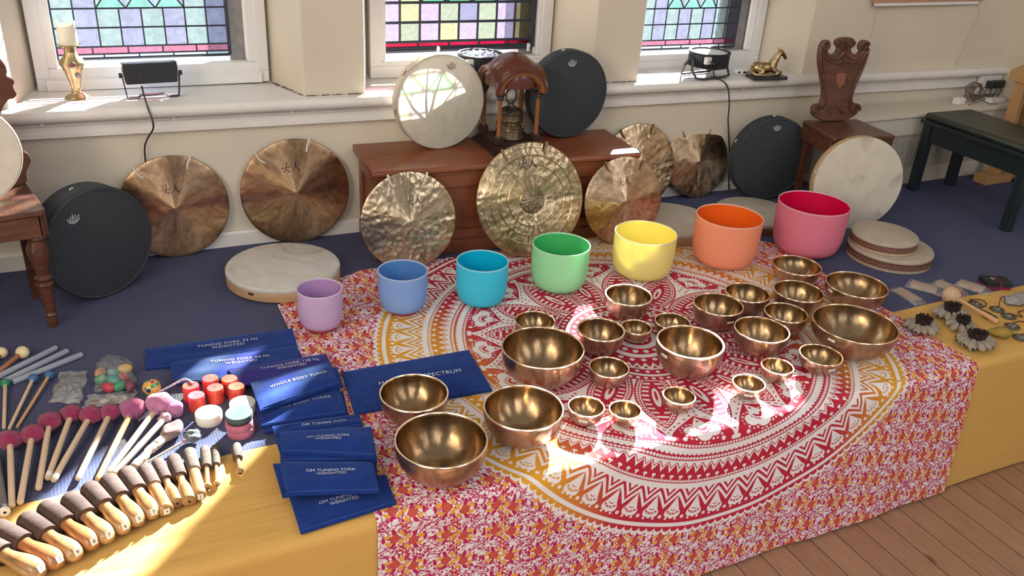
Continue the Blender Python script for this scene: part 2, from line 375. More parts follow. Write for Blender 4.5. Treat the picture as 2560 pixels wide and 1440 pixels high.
def window(n, fx0, fx1, fz0, gx0, gx1, gz0, rows, cols, style, y=3.60, top=1.95):
    """rows: list of (height, kind) upward from the glass foot"""
    o = MB(); frame_rect(o, fx0, fz0, fx1, top, .045 if style != 'old' else .05, y-.0, y+.055)
    if style != 'old': wbox(o, fx0+.03, y-.012, fz0, fx1-.03, y+.01, fz0+.04, 0, False)
    w_ = struct(o.build('window_%d' % n, M_UPVC if style != 'old' else M_PAINT, smooth=0, bevel=.003))
    s = MB(); a = .045 if style != 'old' else .03
    frame_rect(s, fx0+.04, fz0+.04, fx1-.04, top-.04, max(gx0-fx0-.04, .03), y+.004, y+.05)
    s.build('sash', M_UPVC if style != 'old' else M_PAINT, w_, smooth=0, bevel=.006)
    gl, ld = MB(), MB(); yg, yl = y+.034, y+.026; t = .0028 if style != 'old' else .005
    def lead(p, q, r=t):
        ld.tube([(p[0], wy(p[0], yl+.004), p[1]), (q[0], wy(q[0], yl+.004), q[1])], r, 6)
    def pane(poly, mi):
        k = len(poly); vs = [(x, wy(x, yg+d), z) for d in (0, .004) for x, z in poly]
        gl.add(vs, [tuple(range(k))[::-1], tuple(range(k, 2*k))]+[(i, (i+1) % k, k+(i+1) % k, k+i) for i in range(k)], mi)
    z = gz0; bx = (gx1-gx0)/cols; W_ = gx1-gx0; k = 0
    for h, kind in rows:
        z1 = z+h
        if kind[0] == 'strip':
            m_ = kind[2]; cuts = [gx0+W_*min(max((i+kind[3])/m_, 0), 1) for i in range(m_+1)]
            cuts[0] = gx0; cuts[-1] = gx1
            for i in range(m_):
                if cuts[i+1]-cuts[i] > .004: pane([(cuts[i], z), (cuts[i+1], z), (cuts[i+1], z1), (cuts[i], z1)], kind[1])
                if i: lead((cuts[i], z), (cuts[i], z1))
        elif kind[0] == 'sq':
            for i in range(cols):
                pane([(gx0+i*bx, z), (gx0+(i+1)*bx, z), (gx0+(i+1)*bx, z1), (gx0+i*bx, z1)], kind[1][(i+k) % len(kind[1])])
                if i: lead((gx0+i*bx, z), (gx0+i*bx, z1))
        elif kind[0] == 'tri':
            e = 2 if cols > 6 else 1
            for i in list(range(e))+list(range(cols-e, cols)):
                pane([(gx0+i*bx, z), (gx0+(i+1)*bx, z), (gx0+(i+1)*bx, z1), (gx0+i*bx, z1)], kind[2][i % 2])
            xa, xb = gx0+e*bx, gx1-e*bx; m_ = 3; cw = (xb-xa)/m_
            for x_ in (gx0+bx, xa, xb, gx1-bx): lead((x_, z), (x_, z1))
            for i in range(m_):
                a0, a1, am = xa+i*cw, xa+(i+1)*cw, xa+(i+.5)*cw
                pane([(a0, z), (a1, z), (am, z1)], kind[1]); pane([(a0, z), (am, z1), (a0, z1)], kind[2][0]); pane([(a1, z), (a1, z1), (am, z1)], kind[2][1])
                lead((a0, z), (am, z1)); lead((am, z1), (a1, z))
        k += 1
        lead((gx0, z), (gx1, z), t*1.25); z = z1
    lead((gx0, gz0), (gx0, z), t*2.4); lead((gx1, gz0), (gx1, z), t*2.4); lead((gx0, gz0), (gx1, gz0), t*2); lead((gx0, z), (gx1, z), t*2)
    gl.build('stained_glass', G, w_, smooth=0); ld.build('lead_came', M_LEAD, w_)
    return w_
def rows_fill(rows, z0, h, kind, top=1.95):
    z = z0+sum(r[0] for r in rows); k = 0
    while z+h < top-.09:
        if z < 1.0: rows.append((h, kind)); z += h
        else:
            g = min(.24, top-.09-z); rows.append((g, ('strip', 3, 3, 0))); z += g
    if top-.08-z > .01: rows.append((top-.08-z, ('strip', 3, 3, 0)))
    return rows
R1 = [(.016, ('strip', 3, 5, .3)), (.027, ('strip', 2, 5, .0)), (.069, ('sq', (0, 1))), (.069, ('sq', (1, 0))), (.069, ('tri', 4, (0, 1)))]
window(1, -.174, .66, .597, -.094, .519, .703, rows_fill(R1, .703, .069, ('sq', (0, 1))), 8, 'new')
R2 = [(.012, ('strip', 3, 6, .4)), (.024, ('strip', 7, 5, .2)), (.081, ('sq', (6, 5, 6, 9))), (.081, ('sq', (9, 10, 9, 6, 5, 6))), (.07, ('tri', 8, (6, 5)))]
W2 = window(2, 1.078, 1.92, .588, 1.128, 1.835, .694, rows_fill(R2, .694, .081, ('sq', (5, 6, 9))), 8, 'old')
R3 = [(.018, ('strip', 3, 5, .2)), (.025, ('strip', 2, 4, .1)), (.074, ('sq', (0, 1))), (.074, ('sq', (1, 0))), (.074, ('tri', 4, (0, 1)))]
window(3, 2.34, 3.115, .570, 2.403, 2.968, .660, rows_fill(R3, .660, .074, ('sq', (0, 1)), 1.06), 8, 'new', 3.6, 1.06)
R4 = [(.03, ('strip', 3, 3, 0))]
window(4, 2.42, 3.60, 1.12, 2.47, 3.55, 1.17, rows_fill(R4, 1.17, .24, ('strip', 3, 4, 0)), 4, 'new', 3.55)  # unseen window added above the view so sun reaches the tapestry middle
for x in (1.372, 1.80):                                       # catches on the bottom rail of the old sash
    q = MB().prism([(0, -.012), (.009, -.012), (.009, .018), (.0045, .024), (0, .018)], -.006, .006, 0, Matrix.Rotation(PI/2, 4, 'X'))
    q.tube([(.0045, -.008, .004), (.0045, -.016, .012), (.0045, -.012, .022)], .003, 6)
    q.build('window_catch', M_PAINT, W2, loc=(x, wy(x, 3.596), .694))
# ================================================================ CLOTHS
def tapestry_mat():
    m, nt, b = nmat('mandala print cotton'); b.inputs['Roughness'].default_value = .85; b.inputs['Specular IOR Level'].default_value = .15
    uv = node(nt, 'TexCoord').outputs['UV']; sp = node(nt, 'SeparateXYZ'); nt.links.new(uv, sp.inputs[0])
    u, v = X(nt, sp.outputs[0]), X(nt, sp.outputs[1])
    r = (u*u+v*v).m('SQRT'); th = v.m('ARCTAN2', u)*(1/(2*PI))+.5
    def loc(n, off=0.0): return ((th*n+off).fr()-.5)*(r*(2*PI/n))     # distance along the ring from the middle of each of n repeats
    def tri(n, off=0.0): return ((th*n+off).fr()-.5).abs()*2
    def hyp(x, y): return (x*x+y*y).m('SQRT')
    def disc(x, y, q, e=.0016): return hyp(x, y).lt(q, e)
    def ell(x, y, a, c, e=.12): return ((x*(1/a))*(x*(1/a))+(y*(1/c))*(y*(1/c))).lt(1, e)
    # --- white parts of the medallion (everything is in units of its radius)
    n = 64; x = loc(n, .5); xh = loc(n)
    ch = (.912-r)-(x.abs()*1.5-(x*x)*5)                                # nested V shapes, points outward
    V = ch.band(0, .017).mx(ch.band(.033, .048)).mx(ch.gt(.062)).mx(r.lt(.832))
    y = r-.912
    heart = ell(xh.abs()-.0155, y-.017, .0165, .0165).mx((xh.abs()*-1+(y+.050)*.46).gt(0, .0015)*y.lt(.020))
    heart = heart.mx(ell(xh, y-.024, .010, .015))
    smile = (hyp(xh, y+.008).band(.0235, .031)*(y-.008).gt(0)).mx(hyp(xh, y+.006).band(.0095, .0130)*(y+.0).gt(0))
    pearl = disc(((th*(n*7)).fr()-.5)*(r*(2*PI/(n*7))), hyp(xh, y+.008)-.027, .0026)*ell(xh, y-.015, .022, .020)
    heart = (heart*(1-smile)).mx(pearl)
    clear = 1-ell(xh, y-.002, .0290, .046)
    W = (V*clear*r.lt(.945)).mx(heart)
    W = W.mx(disc(xh.abs()-.020, r-.9505, .0048)).mx(disc(x, r-.943, .0068)).mx(disc(x.abs()-.012, r-.9555, .0)).mx(r.band(.968, .983))
    W = W*(1-r.lt(.812))
    W = W.mx(disc(loc(448), r-.804, .0046))
    s = loc(128); W = W.mx(ell(s, r-.786, .0085, .0052)).mx(ell(s, r-.792, .0030, .0065))
    zz = tri(128)*.033; z = r-zz                                       # zigzag, teeth outward
    zb = z.lt(.740)*r.gt(.726)
    vs = (r-(tri(128)*.022)).band(.730, .7355)*r.gt(.733)
    W = W.mx(zb*(1-vs))
    W = W.mx(disc(loc(340), r-.7165, .0054))
    sc = ((th*224).fr()-.5)*2; sca = (1-sc*sc).mx(0).m('SQRT')*.011
    W = W.mx((r-sca).lt(.694)*r.gt(.679))
    W = W.mx(disc(loc(320), r-.671, .0050))
    # --- lotus court: a 16-pointed white star, red petals inside it, lotus flowers between its points
    n = 16; xt = loc(n, .5).abs(); xl = loc(n)
    half = r*(PI/n)
    k = ((.655-r)*(1/.125)).mx(0).mn(1)
    wst = half*(k*k*.92+k*.08)+.004
    star = (wst-xt).gt(0)*r.lt(.66)
    star = star.mx(disc(xt-.010, r-.652, .0090)).mx(disc(xt, r-.640, .0065))
    sd = wst-xt
    beads = disc(((r*54).fr()-.5)*(1/54), sd-.017, .0046)*r.band(.48, .645)*sd.gt(.006)
    q = ((.595-r)*(1/.30)).mx(0).mn(1)                                 # red petal with beaded edge
    wp = (q.m('POWER', .85)*PI*.80).m('SINE')*.078
    pd = wp-xt; pet = pd.gt(0)*r.band(.30, .60)
    petb = disc(((r*70).fr()-.5)*(1/70), pd-.011, .0048)
    core = pd.gt(.022)
    line = pd.band(.019, .0235)
    rung = ((r*40).fr()).lt(.40, .1)*pd.band(.028, .052)
    leafc = ell(xt, r-.415, .014, .055)*(1-ell(xt, r-.405, .005, .030))
    Wp = petb.mx(line).mx(rung).mx(leafc)
    court = star*(1-beads)*(1-pet)
    court = court.mx(pet*Wp)
    ly = r-.600
    lot = ell(xl.abs()-.037, ly-.012, .029, .024).mx(ell(xl, ly-.028, .030, .024)).mx((xl.abs()*-1+(ly+.060)*.60).gt(0)*ly.lt(.020))
    lotin = lot*(1-(hyp(xl, ly+.006).band(.010, .0215)*hyp(xl, ly+.018).gt(.018)*(ly+.006).gt(0)))
    lotin = lotin*(1-disc(((th*(n*26)).fr()-.5)*(r*(2*PI/(n*26))), hyp(xl, ly+.006)-.030, .0034)*(ly+.004).gt(0))
    lotin = lotin*(1-disc(xl, ly+.036, .0055))
    rimb = (ell(xl.abs()-.037, ly-.012, .042, .037).mx(ell(xl, ly-.028, .043, .037)))
    beadl = disc(((th*(n*15)).fr()-.5)*(r*(2*PI/(n*15))), ((r*72).fr()-.5)*(1/72), .0046)*rimb*(1-ell(xl.abs()-.037, ly-.012, .033, .028))*(1-ell(xl, ly-.028, .034, .028))
    gapl = ell(xl.abs()-.037, ly-.012, .034, .029).mx(ell(xl, ly-.028, .035, .030)).mx((xl.abs()*-1+(ly+.070)*.62).gt(0)*ly.lt(.022))
    court = (court*(1-gapl)).mx(lotin).mx(beadl*(1-star))
    court = court.mx(disc(xt.abs()-.052, r-.648, .0080))
    # inner rings
    rose = r.lt(.305)
    W3 = disc(loc(64), r-.290, .0075).mx(r.band(.262, .276)).mx(disc(loc(40), r-.245, .0080)).mx(((r-tri(40)*.03).band(.185, .205))).mx(r.band(.222, .230))
    W3 = W3.mx(disc(loc(24), r-.165, .010)).mx(r.band(.125, .148)).mx(disc(loc(16), r-.105, .011)).mx(r.band(.060, .085)).mx(disc(loc(10), r-.040, .010))
    court = (court*(1-rose)).mx(W3*rose)
    I = r.lt(.662)
    W = (W*(1-I)).mx(court*I)
    # --- inks: red, turning to gold towards the sides
    ns = noise(nt, 300, 2, uv); gr = X(nt, ns.outputs['Fac'])
    side = u.abs()-v*.10+(gr-.5)*.40
    gold = side.gt(.66, .10)*r.gt(.45, .05)
    gold = gold.mx(r.gt(.70, .03)*(v*.8+u*.55+(gr-.5)*.3).gt(.66, .12))
    ink = mixc(nt, gold, (.45, .022, .048), (.66, .31, .03))
    med = mixc(nt, W, ink, (.74, .70, .71))
    # --- small flower print round the medallion: diamonds, leaves, star flowers and round vines
    A, B = .1372/.888, .0830/.888
    ux = u*(1/A); fx = ux.fr()-.5; sd_ = fx.gt(0, .001)*2-1
    Xp = fx.abs()*A; vy = v*(1/B)+sd_*.11+ux.fl()*.37
    Yp = (vy.fr()-.5)*B
    k1 = 1/.888
    dx, dy = Xp-.0240*k1, Yp
    dia = ((dx+dy*.15).abs()+(dy-dx*.2).abs()*.95).lt(.0165*k1, .0015)
    hat = ((dx+dy)*(230)).fr().lt(.32, .1).mx(((dx-dy)*(230)).fr().lt(.32, .1))
    diae = dia*(1-((dx+dy*.15).abs()+(dy-dx*.2).abs()*.95).lt(.0145*k1, .001))
    def leaf(cx, cy, a):
        c, s_ = math.cos(a), math.sin(a); p, q_ = dx-cx*k1, dy-cy*k1
        return ell(p*c+q_*s_, q_*c-p*s_, .0102*k1, .0052*k1, .25)
    gl = leaf(-.017, .013, .9).mx(leaf(-.016, -.014, -.9)).mx(leaf(.019, .010, -.5)).mx(leaf(.018, -.012, .5))
    ml = leaf(.004, .0215, 1.2).mx(leaf(.006, -.0210, -.9)).mx(leaf(.031, .002, 1.5))
    fy = ((vy+.5).fr()-.5)*B; ang = fy.m('ARCTAN2', Xp-.0015*k1); fr_ = hyp(Xp-.0015*k1, fy)
    stf = fr_-((ang*5).m('COSINE')*.0042+.0102)*k1
    star5 = stf.lt(0, .0012); starc = fr_.lt(.0052*k1, .001)
    ringd = hyp(Xp-.0686*k1, Yp); vine = (ringd-.0335*k1+(ang*7).m('SINE')*.0010).abs().lt(.0017*k1, .0009).mx((ringd-.0405*k1).abs().lt(.0011*k1, .0007)*(Yp*160).m('SINE').gt(-.2, .2))
    curl = (hyp(Xp-.010*k1, Yp.abs()-.0215*k1)-.0062*k1).abs().lt(.0015*k1, .0008)
    vor = node(nt, 'TexVoronoi'); vor.inputs['Scale'].default_value = 84; nt.links.new(uv, vor.inputs['Vector'])
    vd = X(nt, vor.outputs['Distance']); wc = node(nt, 'SeparateXYZ'); nt.links.new(vor.outputs['Color'], wc.inputs[0]); pk = X(nt, wc.outputs[0])
    crumb = vd.lt(.38, .05)*pk.gt(.26, .01)*(1-(vd.lt(.15, .04)*pk.gt(.75, .01)))
    vo2 = node(nt, 'TexVoronoi', feature='DISTANCE_TO_EDGE'); vo2.inputs['Scale'].default_value = 46; nw = noise(nt, 30, 2, uv); nt.links.new(mixc(nt, .03, uv, nw.outputs['Color']), vo2.inputs['Vector'])
    thread = X(nt, vo2.outputs['Distance']).lt(.050, .02)*.9
    fcol = mixc(nt, crumb.mx(thread).mx(vine).mx(curl).mx(ml), (.72, .66, .68), (.42, .016, .085))
    fcol = mixc(nt, star5, fcol, (.43, .012, .06)); fcol = mixc(nt, starc, fcol, (.72, .24, .07))
    fcol = mixc(nt, gl, fcol, (.70, .34, .045))
    fcol = mixc(nt, dia, fcol, (.60, .13, .085)); fcol = mixc(nt, (dia*hat*.8).mx(diae), fcol, (.42, .02, .03))
    s2 = ((th*192).fr()-.5)*2; edge = .984+(1-s2*s2).mx(0).m('SQRT')*.019
    rim = (r-edge).gt(0, .0015); halo = (r-edge).lt(.012, .002)
    fcol = mixc(nt, halo, fcol, (.74, .70, .71))
    col = mixc(nt, rim, med, fcol)
    nt.links.new(col, b.inputs['Base Color'])
    wr = noise(nt, 3.2, 4, mapping(nt, (1, 2.2, 1), (0, 0, .3), 'UV'), .55, .8); weave = noise(nt, 260, 1, uv)
    bump(nt, b, X(nt, wr.outputs['Fac'])*1.0+X(nt, weave.outputs['Fac'])*.05, .35, .02)
    return m
RAD = .888; MC = (1.585, 2.165); EDGE = 1.632
def drape(x, s, y_back, off, flare):
    """point at arc length s from the back edge, lying on the platform, bending over its front edge, hanging down"""
    rc = .022
    flat = y_back-EDGE
    if s <= flat: return y_back-s, off
    a = (s-flat)/(rc+off)
    if a < PI/2: return EDGE-(rc+off)*math.sin(a), off-(rc+off)*(1-math.cos(a))
    d = s-flat-(rc+off)*PI/2
    return EDGE-(rc+off)-d*flare, -rc-d
def tapestry():
    mb = MB(); mb.uv = []
    NU, NV = 72, 96; X0, X1 = .487, 2.622
    def back(t):
        x = X0+(X1-X0)*t
        if t < .17: return 2.80+(t/.17)**.8*.178
        if t > .80: return 2.978-((t-.80)/.20)**1.4*.31
        return 2.978
    L = 2.978-EDGE+.56+.01
    rnd = random.Random(3)
    def fn(a, c):
        x = X0+(X1-X0)*a; yb = back(a); L_ = yb-EDGE+.560
        s = L_*c; y, z = drape(x, s, yb, .0055, .045)
        hang = max(0, -z)
        z += .0012*math.sin(x*37+y*9)+.0010*math.sin(y*53-x*11) if hang < .01 else 0
        y -= hang*(.018*math.sin(x*9+1)+.010*math.sin(x*23))*.5
        x2 = x+hang*(-.02 if a < .5 else .03)*abs(a-.5)*2-(.022 if a < .5 else -.02)*max(0, (2.3-y))*abs(a-.5)*.6
        mb.uv.append(((x-MC[0])/RAD, (yb-s-MC[1])/RAD)); return (x2, y, z)
    mb.grid(fn, NU, NV)
    o = mb.build('mandala_tapestry', tapestry_mat(), smooth=180)
    return tag(o, 'red, gold and white mandala tapestry spread under the bowls and hanging over the platform edge', 'tapestry')
tapestry()
def yellow_mat():
    m, nt, b = nmat('yellow cotton'); b.inputs['Roughness'].default_value = .8; b.inputs['Specular IOR Level'].default_value = .2
    n = noise(nt, 3, 4, mapping(nt, (1, 5, 1))); f = X(nt, contrast(nt, n.outputs['Fac'], .3, .7))
    nt.links.new(mixc(nt, f, (.60, .355, .105), (.57, .33, .095)), b.inputs['Base Color'])
    w1 = noise(nt, 7, 3, mapping(nt, (.5, 4.0, 1.5), (0, 0, .16)), .5, .6); w2 = noise(nt, 400, 1)
    bump(nt, b, X(nt, contrast(nt, w1.outputs['Fac'], .30, .75))+X(nt, w2.outputs['Fac'])*.05, .40, .006); return m
def yellow():
    mb = MB(); X0, X1 = -1.0, 3.75
    def fn(a, c):
        x = X0+(X1-X0)*a; yb = 2.0+.006*math.sin(x*5)-.02*max(0, .25-x); L = yb-EDGE+.545+.012
        y, z = drape(x, L*c, yb, .0015, .012); hang = max(0, -z)
        if hang < .005: z += .0007*math.sin(y*90+x*14)+.0006*math.sin(y*47-x*8)+.0007
        y -= hang*.006*math.sin(x*6)
        return (x, y, z)
    mb.grid(fn, 120, 60)
    return tag(mb.build('yellow_cloth', yellow_mat(), smooth=180), 'long plain yellow cloth covering the front edge of the platform beneath the tapestry', 'cloth')
yellow()
# ================================================================ SINGING BOWLS
def bronze(name, col, rough, dark=.55, hammer=.35, hs=42, streak=True):
    m, nt, b = nmat(name); b.inputs['Metallic'].default_value = 1
    b.inputs['Anisotropic'].default_value = .75; tg = node(nt, 'Tangent', direction_type='RADIAL', axis='Z'); nt.links.new(tg.outputs[0], b.inputs['Tangent']); b.inputs['Anisotropic Rotation'].default_value = .25
    n = noise(nt, 14, 5, mapping(nt, (1, 1, .5)), .6, .6); f = X(nt, contrast(nt, n.outputs['Fac'], .3, .72))
    nt.links.new(mixc(nt, f, col, tuple(c*dark for c in col)), b.inputs['Base Color'])
    nt.links.new((f*.12+rough).k, b.inputs['Roughness'])
    v = node(nt, 'TexVoronoi', feature='SMOOTH_F1'); v.inputs['Scale'].default_value = hs; v.inputs['Smoothness'].default_value = .6
    nt.links.new(node(nt, 'TexCoord').outputs['Object'], v.inputs['Vector'])
    n2 = noise(nt, 30, 2)
    bump(nt, b, X(nt, v.outputs['Distance'])+X(nt, n2.outputs['Fac'])*.5, hammer, .0035); return m
M_BRZ = bronze('hammered bronze', (.62, .41, .29), .22, .6, .6, 38)
M_BRZ_IN = bronze('polished bronze inside', (.42, .275, .15), .20, .45, .35, 30)
M_BRZ_RIM = plain('bright bronze rim', (.95, .72, .50), .2, 1)
M_STICK = plain('white sticker', (.78, .76, .72), .6)
M_PRINT = plain('dark print', (.03, .03, .035), .6)
M_FELTRING = plain('red ring cushion', (.35, .02, .03), .7)
def shell_profile(outer, t):
    """outer (radius, height) from rim to foot; returns outer then inner, thickness t"""
    return outer, [(max(r-t, 0), z+(t if i == len(outer)-1 else t*.25)) for i, (r, z) in enumerate(outer)]
def curve_profile(pts, n=6):
    return [(p.x, p.y) for p in bez([(r, z) for r, z in pts], n)]
def singing_bowl(x, y, r, h, label, foot=.42, sticker=None, rim=.0042, z=.0084, text='A 2.91'):
    t = thing('singing_bowl', label, 'singing bowl', (x, y, z), random.uniform(0, 6), 'bronze singing bowls on the mandala tapestry')
    k = min(.5, foot+.1)
    out = curve_profile([(r, h), (r*1.003, h*.86), (r*.975, h*.64), (r*.885, h*.40), (r*.72, h*.17), (r*(foot+.12), h*.045), (r*foot, 0)])
    inn = [(max(rr-.0032, .0), zz+.0030*(1-zz/h)) for rr, zz in out]
    b = MB(); b.lathe(out+[(0, 0)], 72)
    b.build('bowl_wall', M_BRZ, t)
    MB().lathe(inn+[(0, .0030)], 72).build('bowl_inside', M_BRZ_IN, t)
    MB().lathe([(r+.0003, h-.005), (r+.0010, h-.001), (r-.0004, h+.0011), (r-rim+.001, h+.0011), (r-rim-.0006, h-.001), (r-rim-.0002, h-.006), (r+.0003, h-.005)], 72).build('rim', M_BRZ_RIM, t)
    if sticker is not None:
        zc = h*.66 if r < .1 else h*.80; e = (-.5*.0)  # small price label on the outside
        ang = sticker-t.rotation_euler.z; Rr = r*1.0
        w_, hh = .026, .010
        def rr_at(z_):
            for (r1, z1), (r2, z2) in zip(out, out[1:]):
                if z2 <= z_ <= z1: return r2+(r1-r2)*(z_-z2)/max(z1-z2, 1e-6)
            return r
        def P(a, c, d):
            z_ = zc+(c-.5)*hh; q = rr_at(z_)+d; aa = ang+(a-.5)*w_/r
            return (q*math.cos(aa), q*math.sin(aa), z_)
        s = MB(); s.grid(lambda a, c: P(a, c, .0012), 6, 2)
        st = s.build('price_sticker', M_STICK, t, solid=.0006)
        vs, fs = text_mesh(text, .006); l = MB(); l.add([P(.5+vx/w_, .5+vy/hh, .0018) for vx, vy, _ in vs], fs); l.build('lettering', M_PRINT, st, smooth=0)
    return t
D_ = math.radians
BOWLS = [
 (.692, 1.724, .121, .108, 'large bronze singing bowl nearest the pile of blue pouches, standing on the flower print border', None),
 (.708, 1.981, .098, .088, 'mid-size bronze singing bowl covering letters of the HARMONIC SPECTRUM pouch', None),
 (.962, 1.789, .112, .101, 'large bronze singing bowl on the gold ring, nearest the two small paired bowls', None),
 (1.149, 2.04, .128, .117, 'large wide bronze singing bowl beside the HARMONIC SPECTRUM pouch, hiding a small bowl behind it', None),
 (1.251, 2.291, .068, .061, 'small bronze singing bowl half hidden behind the wide bowl in front of the teal bowl', None),
 (1.632, 2.309, .085, .086, 'deep straight-sided bronze singing bowl with a thick rim in front of the yellow crystal bowl', None),
 (1.412, 2.128, .080, .083, 'medium deep bronze singing bowl in front of the green crystal bowl, touching a tiny bowl', None),
 (1.569, 2.15, .053, .051, 'tiny bronze singing bowl in front of the deep thick-rimmed bowl, at the mandala centre', None),
 (1.708, 2.137, .062, .055, 'small bronze singing bowl peeping out behind the big bowl at the mandala centre', None),
 (1.617, 1.918, .108, .112, 'big rounded bronze singing bowl at the mandala centre with a label on its left side', D_(-172)),
 (1.338, 1.946, .063, .059, 'small plain bronze singing bowl standing between two big bowls left of the mandala centre', None),
 (1.169, 1.791, .054, .052, 'small bronze singing bowl with white price label, beside a slightly smaller unlabelled bowl', D_(-128)),
 (1.273, 1.743, .048, .047, 'smallest unlabelled bronze singing bowl nearest the front edge, paired with one that has a label', None),
 (1.466, 1.748, .050, .048, 'small bronze singing bowl standing alone near the front edge of the platform', None),
 (1.716, 1.731, .051, .047, 'small bronze bowl with white label near the front edge, beside a shallow unlabelled one', D_(-126)),
 (1.867, 1.776, .052, .050, 'small shallow bronze singing bowl without label in front of the bowl beside the widest one', None),
 (1.901, 2.14, .088, .087, 'medium bronze bowl with label under its rim, between the yellow and orange crystal bowls', D_(-95)),
 (2.078, 2.196, .081, .077, 'medium bronze singing bowl in front of the orange crystal bowl', None),
 (1.929, 1.938, .092, .087, 'medium-large rounded bronze singing bowl right of the big bowl at the mandala centre', None),
 (2.106, 2.019, .076, .079, 'medium deep bronze singing bowl tucked between three others, left of the widest bowl', None),
 (2.440, 2.338, .096, .070, 'shallow bronze singing bowl at the back corner in front of the red crystal bowl', None),
 (2.266, 2.135, .091, .082, 'dull brown bronze singing bowl between the back corner bowl and the widest bowl', None),
 (2.520, 2.100, .114, .084, 'broad shallow bronze singing bowl with label at the tapestry edge beside the plastic packets', D_(-189)),
 (2.248, 1.839, .142, .104, 'widest bronze singing bowl with white label, close to the seed-pod shakers', D_(-165)),
 (2.045, 1.772, .070, .059, 'small bronze singing bowl with white label standing in front of the widest bowl', D_(-99)),
]
for i, (x, y, r, h, lb, st) in enumerate(BOWLS):
    singing_bowl(x, y, r, h, lb, .45 if h/r < .8 else .42, st, .0062 if i in (5, 6, 9) else .0042, text=('A 2.91', 'G 3.71', '2.17', 'D# 1')[i % 4])
# ================================================================ CRYSTAL BOWLS
def frosted(name, col, tr=.38):
    m, nt, b = nmat(name); b.inputs['Base Color'].default_value = (*col, 1); b.inputs['Roughness'].default_value = .48
    b.inputs['Specular IOR Level'].default_value = .35
    t = node(nt, 'BsdfTranslucent'); t.inputs[0].default_value = (*col, 1)
    mx = node(nt, 'MixShader'); mx.inputs[0].default_value = tr
    nt.links.new(b.outputs[0], mx.inputs[1]); nt.links.new(t.outputs[0], mx.inputs[2])
    nt.links.new(mx.outputs[0], nt.nodes['Material Output'].inputs[0]); n = noise(nt, 600, 1); bump(nt, b, n.outputs['Fac'], .08, .0006); return m
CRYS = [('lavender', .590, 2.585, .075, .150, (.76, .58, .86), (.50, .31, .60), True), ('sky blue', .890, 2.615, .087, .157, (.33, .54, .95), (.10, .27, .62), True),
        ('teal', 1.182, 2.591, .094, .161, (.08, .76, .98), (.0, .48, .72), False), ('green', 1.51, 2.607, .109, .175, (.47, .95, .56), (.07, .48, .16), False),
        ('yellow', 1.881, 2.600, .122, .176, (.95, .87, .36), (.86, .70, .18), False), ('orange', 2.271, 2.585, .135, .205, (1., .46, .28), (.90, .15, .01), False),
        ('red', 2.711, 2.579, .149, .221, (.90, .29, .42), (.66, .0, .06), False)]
for nm, x, y, r, h, co, ci, ring in CRYS:
    z0 = .0084 if nm != 'red' else .0008
    t = thing('crystal_bowl', 'frosted %s crystal singing bowl in the row behind the bronze bowls' % nm, 'crystal bowl', (x, y, z0+(.010 if ring else 0)), 0, 'row of rainbow coloured crystal bowls')
    hh = h-(.010 if ring else 0)
    out = curve_profile([(r, hh), (r*1.0, hh*.78), (r*.99, hh*.50), (r*.965, hh*.30), (r*.885, hh*.125), (r*.72, hh*.03), (r*.52, 0)])
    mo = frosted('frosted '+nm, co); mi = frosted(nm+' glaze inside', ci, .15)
    MB().lathe(out+[(0, 0)], 80).build('bowl_wall', mo, t)
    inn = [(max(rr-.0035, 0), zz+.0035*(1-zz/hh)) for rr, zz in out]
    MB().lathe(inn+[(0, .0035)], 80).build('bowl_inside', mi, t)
    MB().lathe([(r+.0002, hh-.003), (r+.0004, hh+.0004), (r-.002, hh+.0014), (r-.0038, hh+.0002), (r-.0039, hh-.004)], 80).build('rim', frosted('pale rim '+nm, tuple(min(1, .45+.5*c) for c in co)), t)
    if ring:
        MB().lathe([(r*.55+.007*math.cos(a*PI/6), -.0042+.0055*math.sin(a*PI/6)) for a in range(13)], 60).build('rubber_ring', M_FELTRING, t)
# ================================================================ GONGS
def gong_mat(name, c1, c2, hs=34, ham=.6, rough=.24):
    m, nt, b = nmat(name); b.inputs['Metallic'].default_value = 1
    n = noise(nt, 7, 5, None, .65, 1.2); f = X(nt, contrast(nt, n.outputs['Fac'], .36, .66))
    so_ = node(nt, 'SeparateXYZ'); nt.links.new(node(nt, 'TexCoord').outputs['Object'], so_.inputs[0]); ox, oy = X(nt, so_.outputs[0]), X(nt, so_.outputs[1])
    rr_ = (ox*ox+oy*oy).m('SQRT'); cb = node(nt, 'CombineXYZ'); nt.links.new((ox/(rr_+.01)*3.2).k, cb.inputs[0]); nt.links.new((oy/(rr_+.01)*3.2).k, cb.inputs[1]); nt.links.new((rr_*9).k, cb.inputs[2])
    rs = noise(nt, 1.6, 6, cb.outputs[0], .7, .8); f2 = X(nt, contrast(nt, rs.outputs['Fac'], .38, .64))
    nt.links.new(mixc(nt, f2*.75, mixc(nt, f, c1, c2), tuple(v*.45 for v in c2)), b.inputs['Base Color']); nt.links.new((f*.10+rough).k, b.inputs['Roughness'])
    b.inputs['Anisotropic'].default_value = .90
    tg = node(nt, 'Tangent', direction_type='RADIAL', axis='Z'); nt.links.new(tg.outputs[0], b.inputs['Tangent']); b.inputs['Anisotropic Rotation'].default_value = .25
    v = node(nt, 'TexVoronoi', feature='SMOOTH_F1'); v.inputs['Scale'].default_value = hs; v.inputs['Smoothness'].default_value = .5
    nz = noise(nt, 12, 2); vec = mixc(nt, .03, node(nt, 'TexCoord').outputs['Object'], nz.outputs['Color']); nt.links.new(vec, v.inputs['Vector'])
    mask = X(nt, contrast(nt, noise(nt, 5, 2).outputs['Fac'], .35, .6))
    bump(nt, b, X(nt, v.outputs['Distance'])*mask+X(nt, nz.outputs['Fac'])*.5, ham, .006); return m
M_G1 = gong_mat('lathe-turned bronze, warm', (.66, .45, .26), (.50, .30, .17), 30, .22, .27)
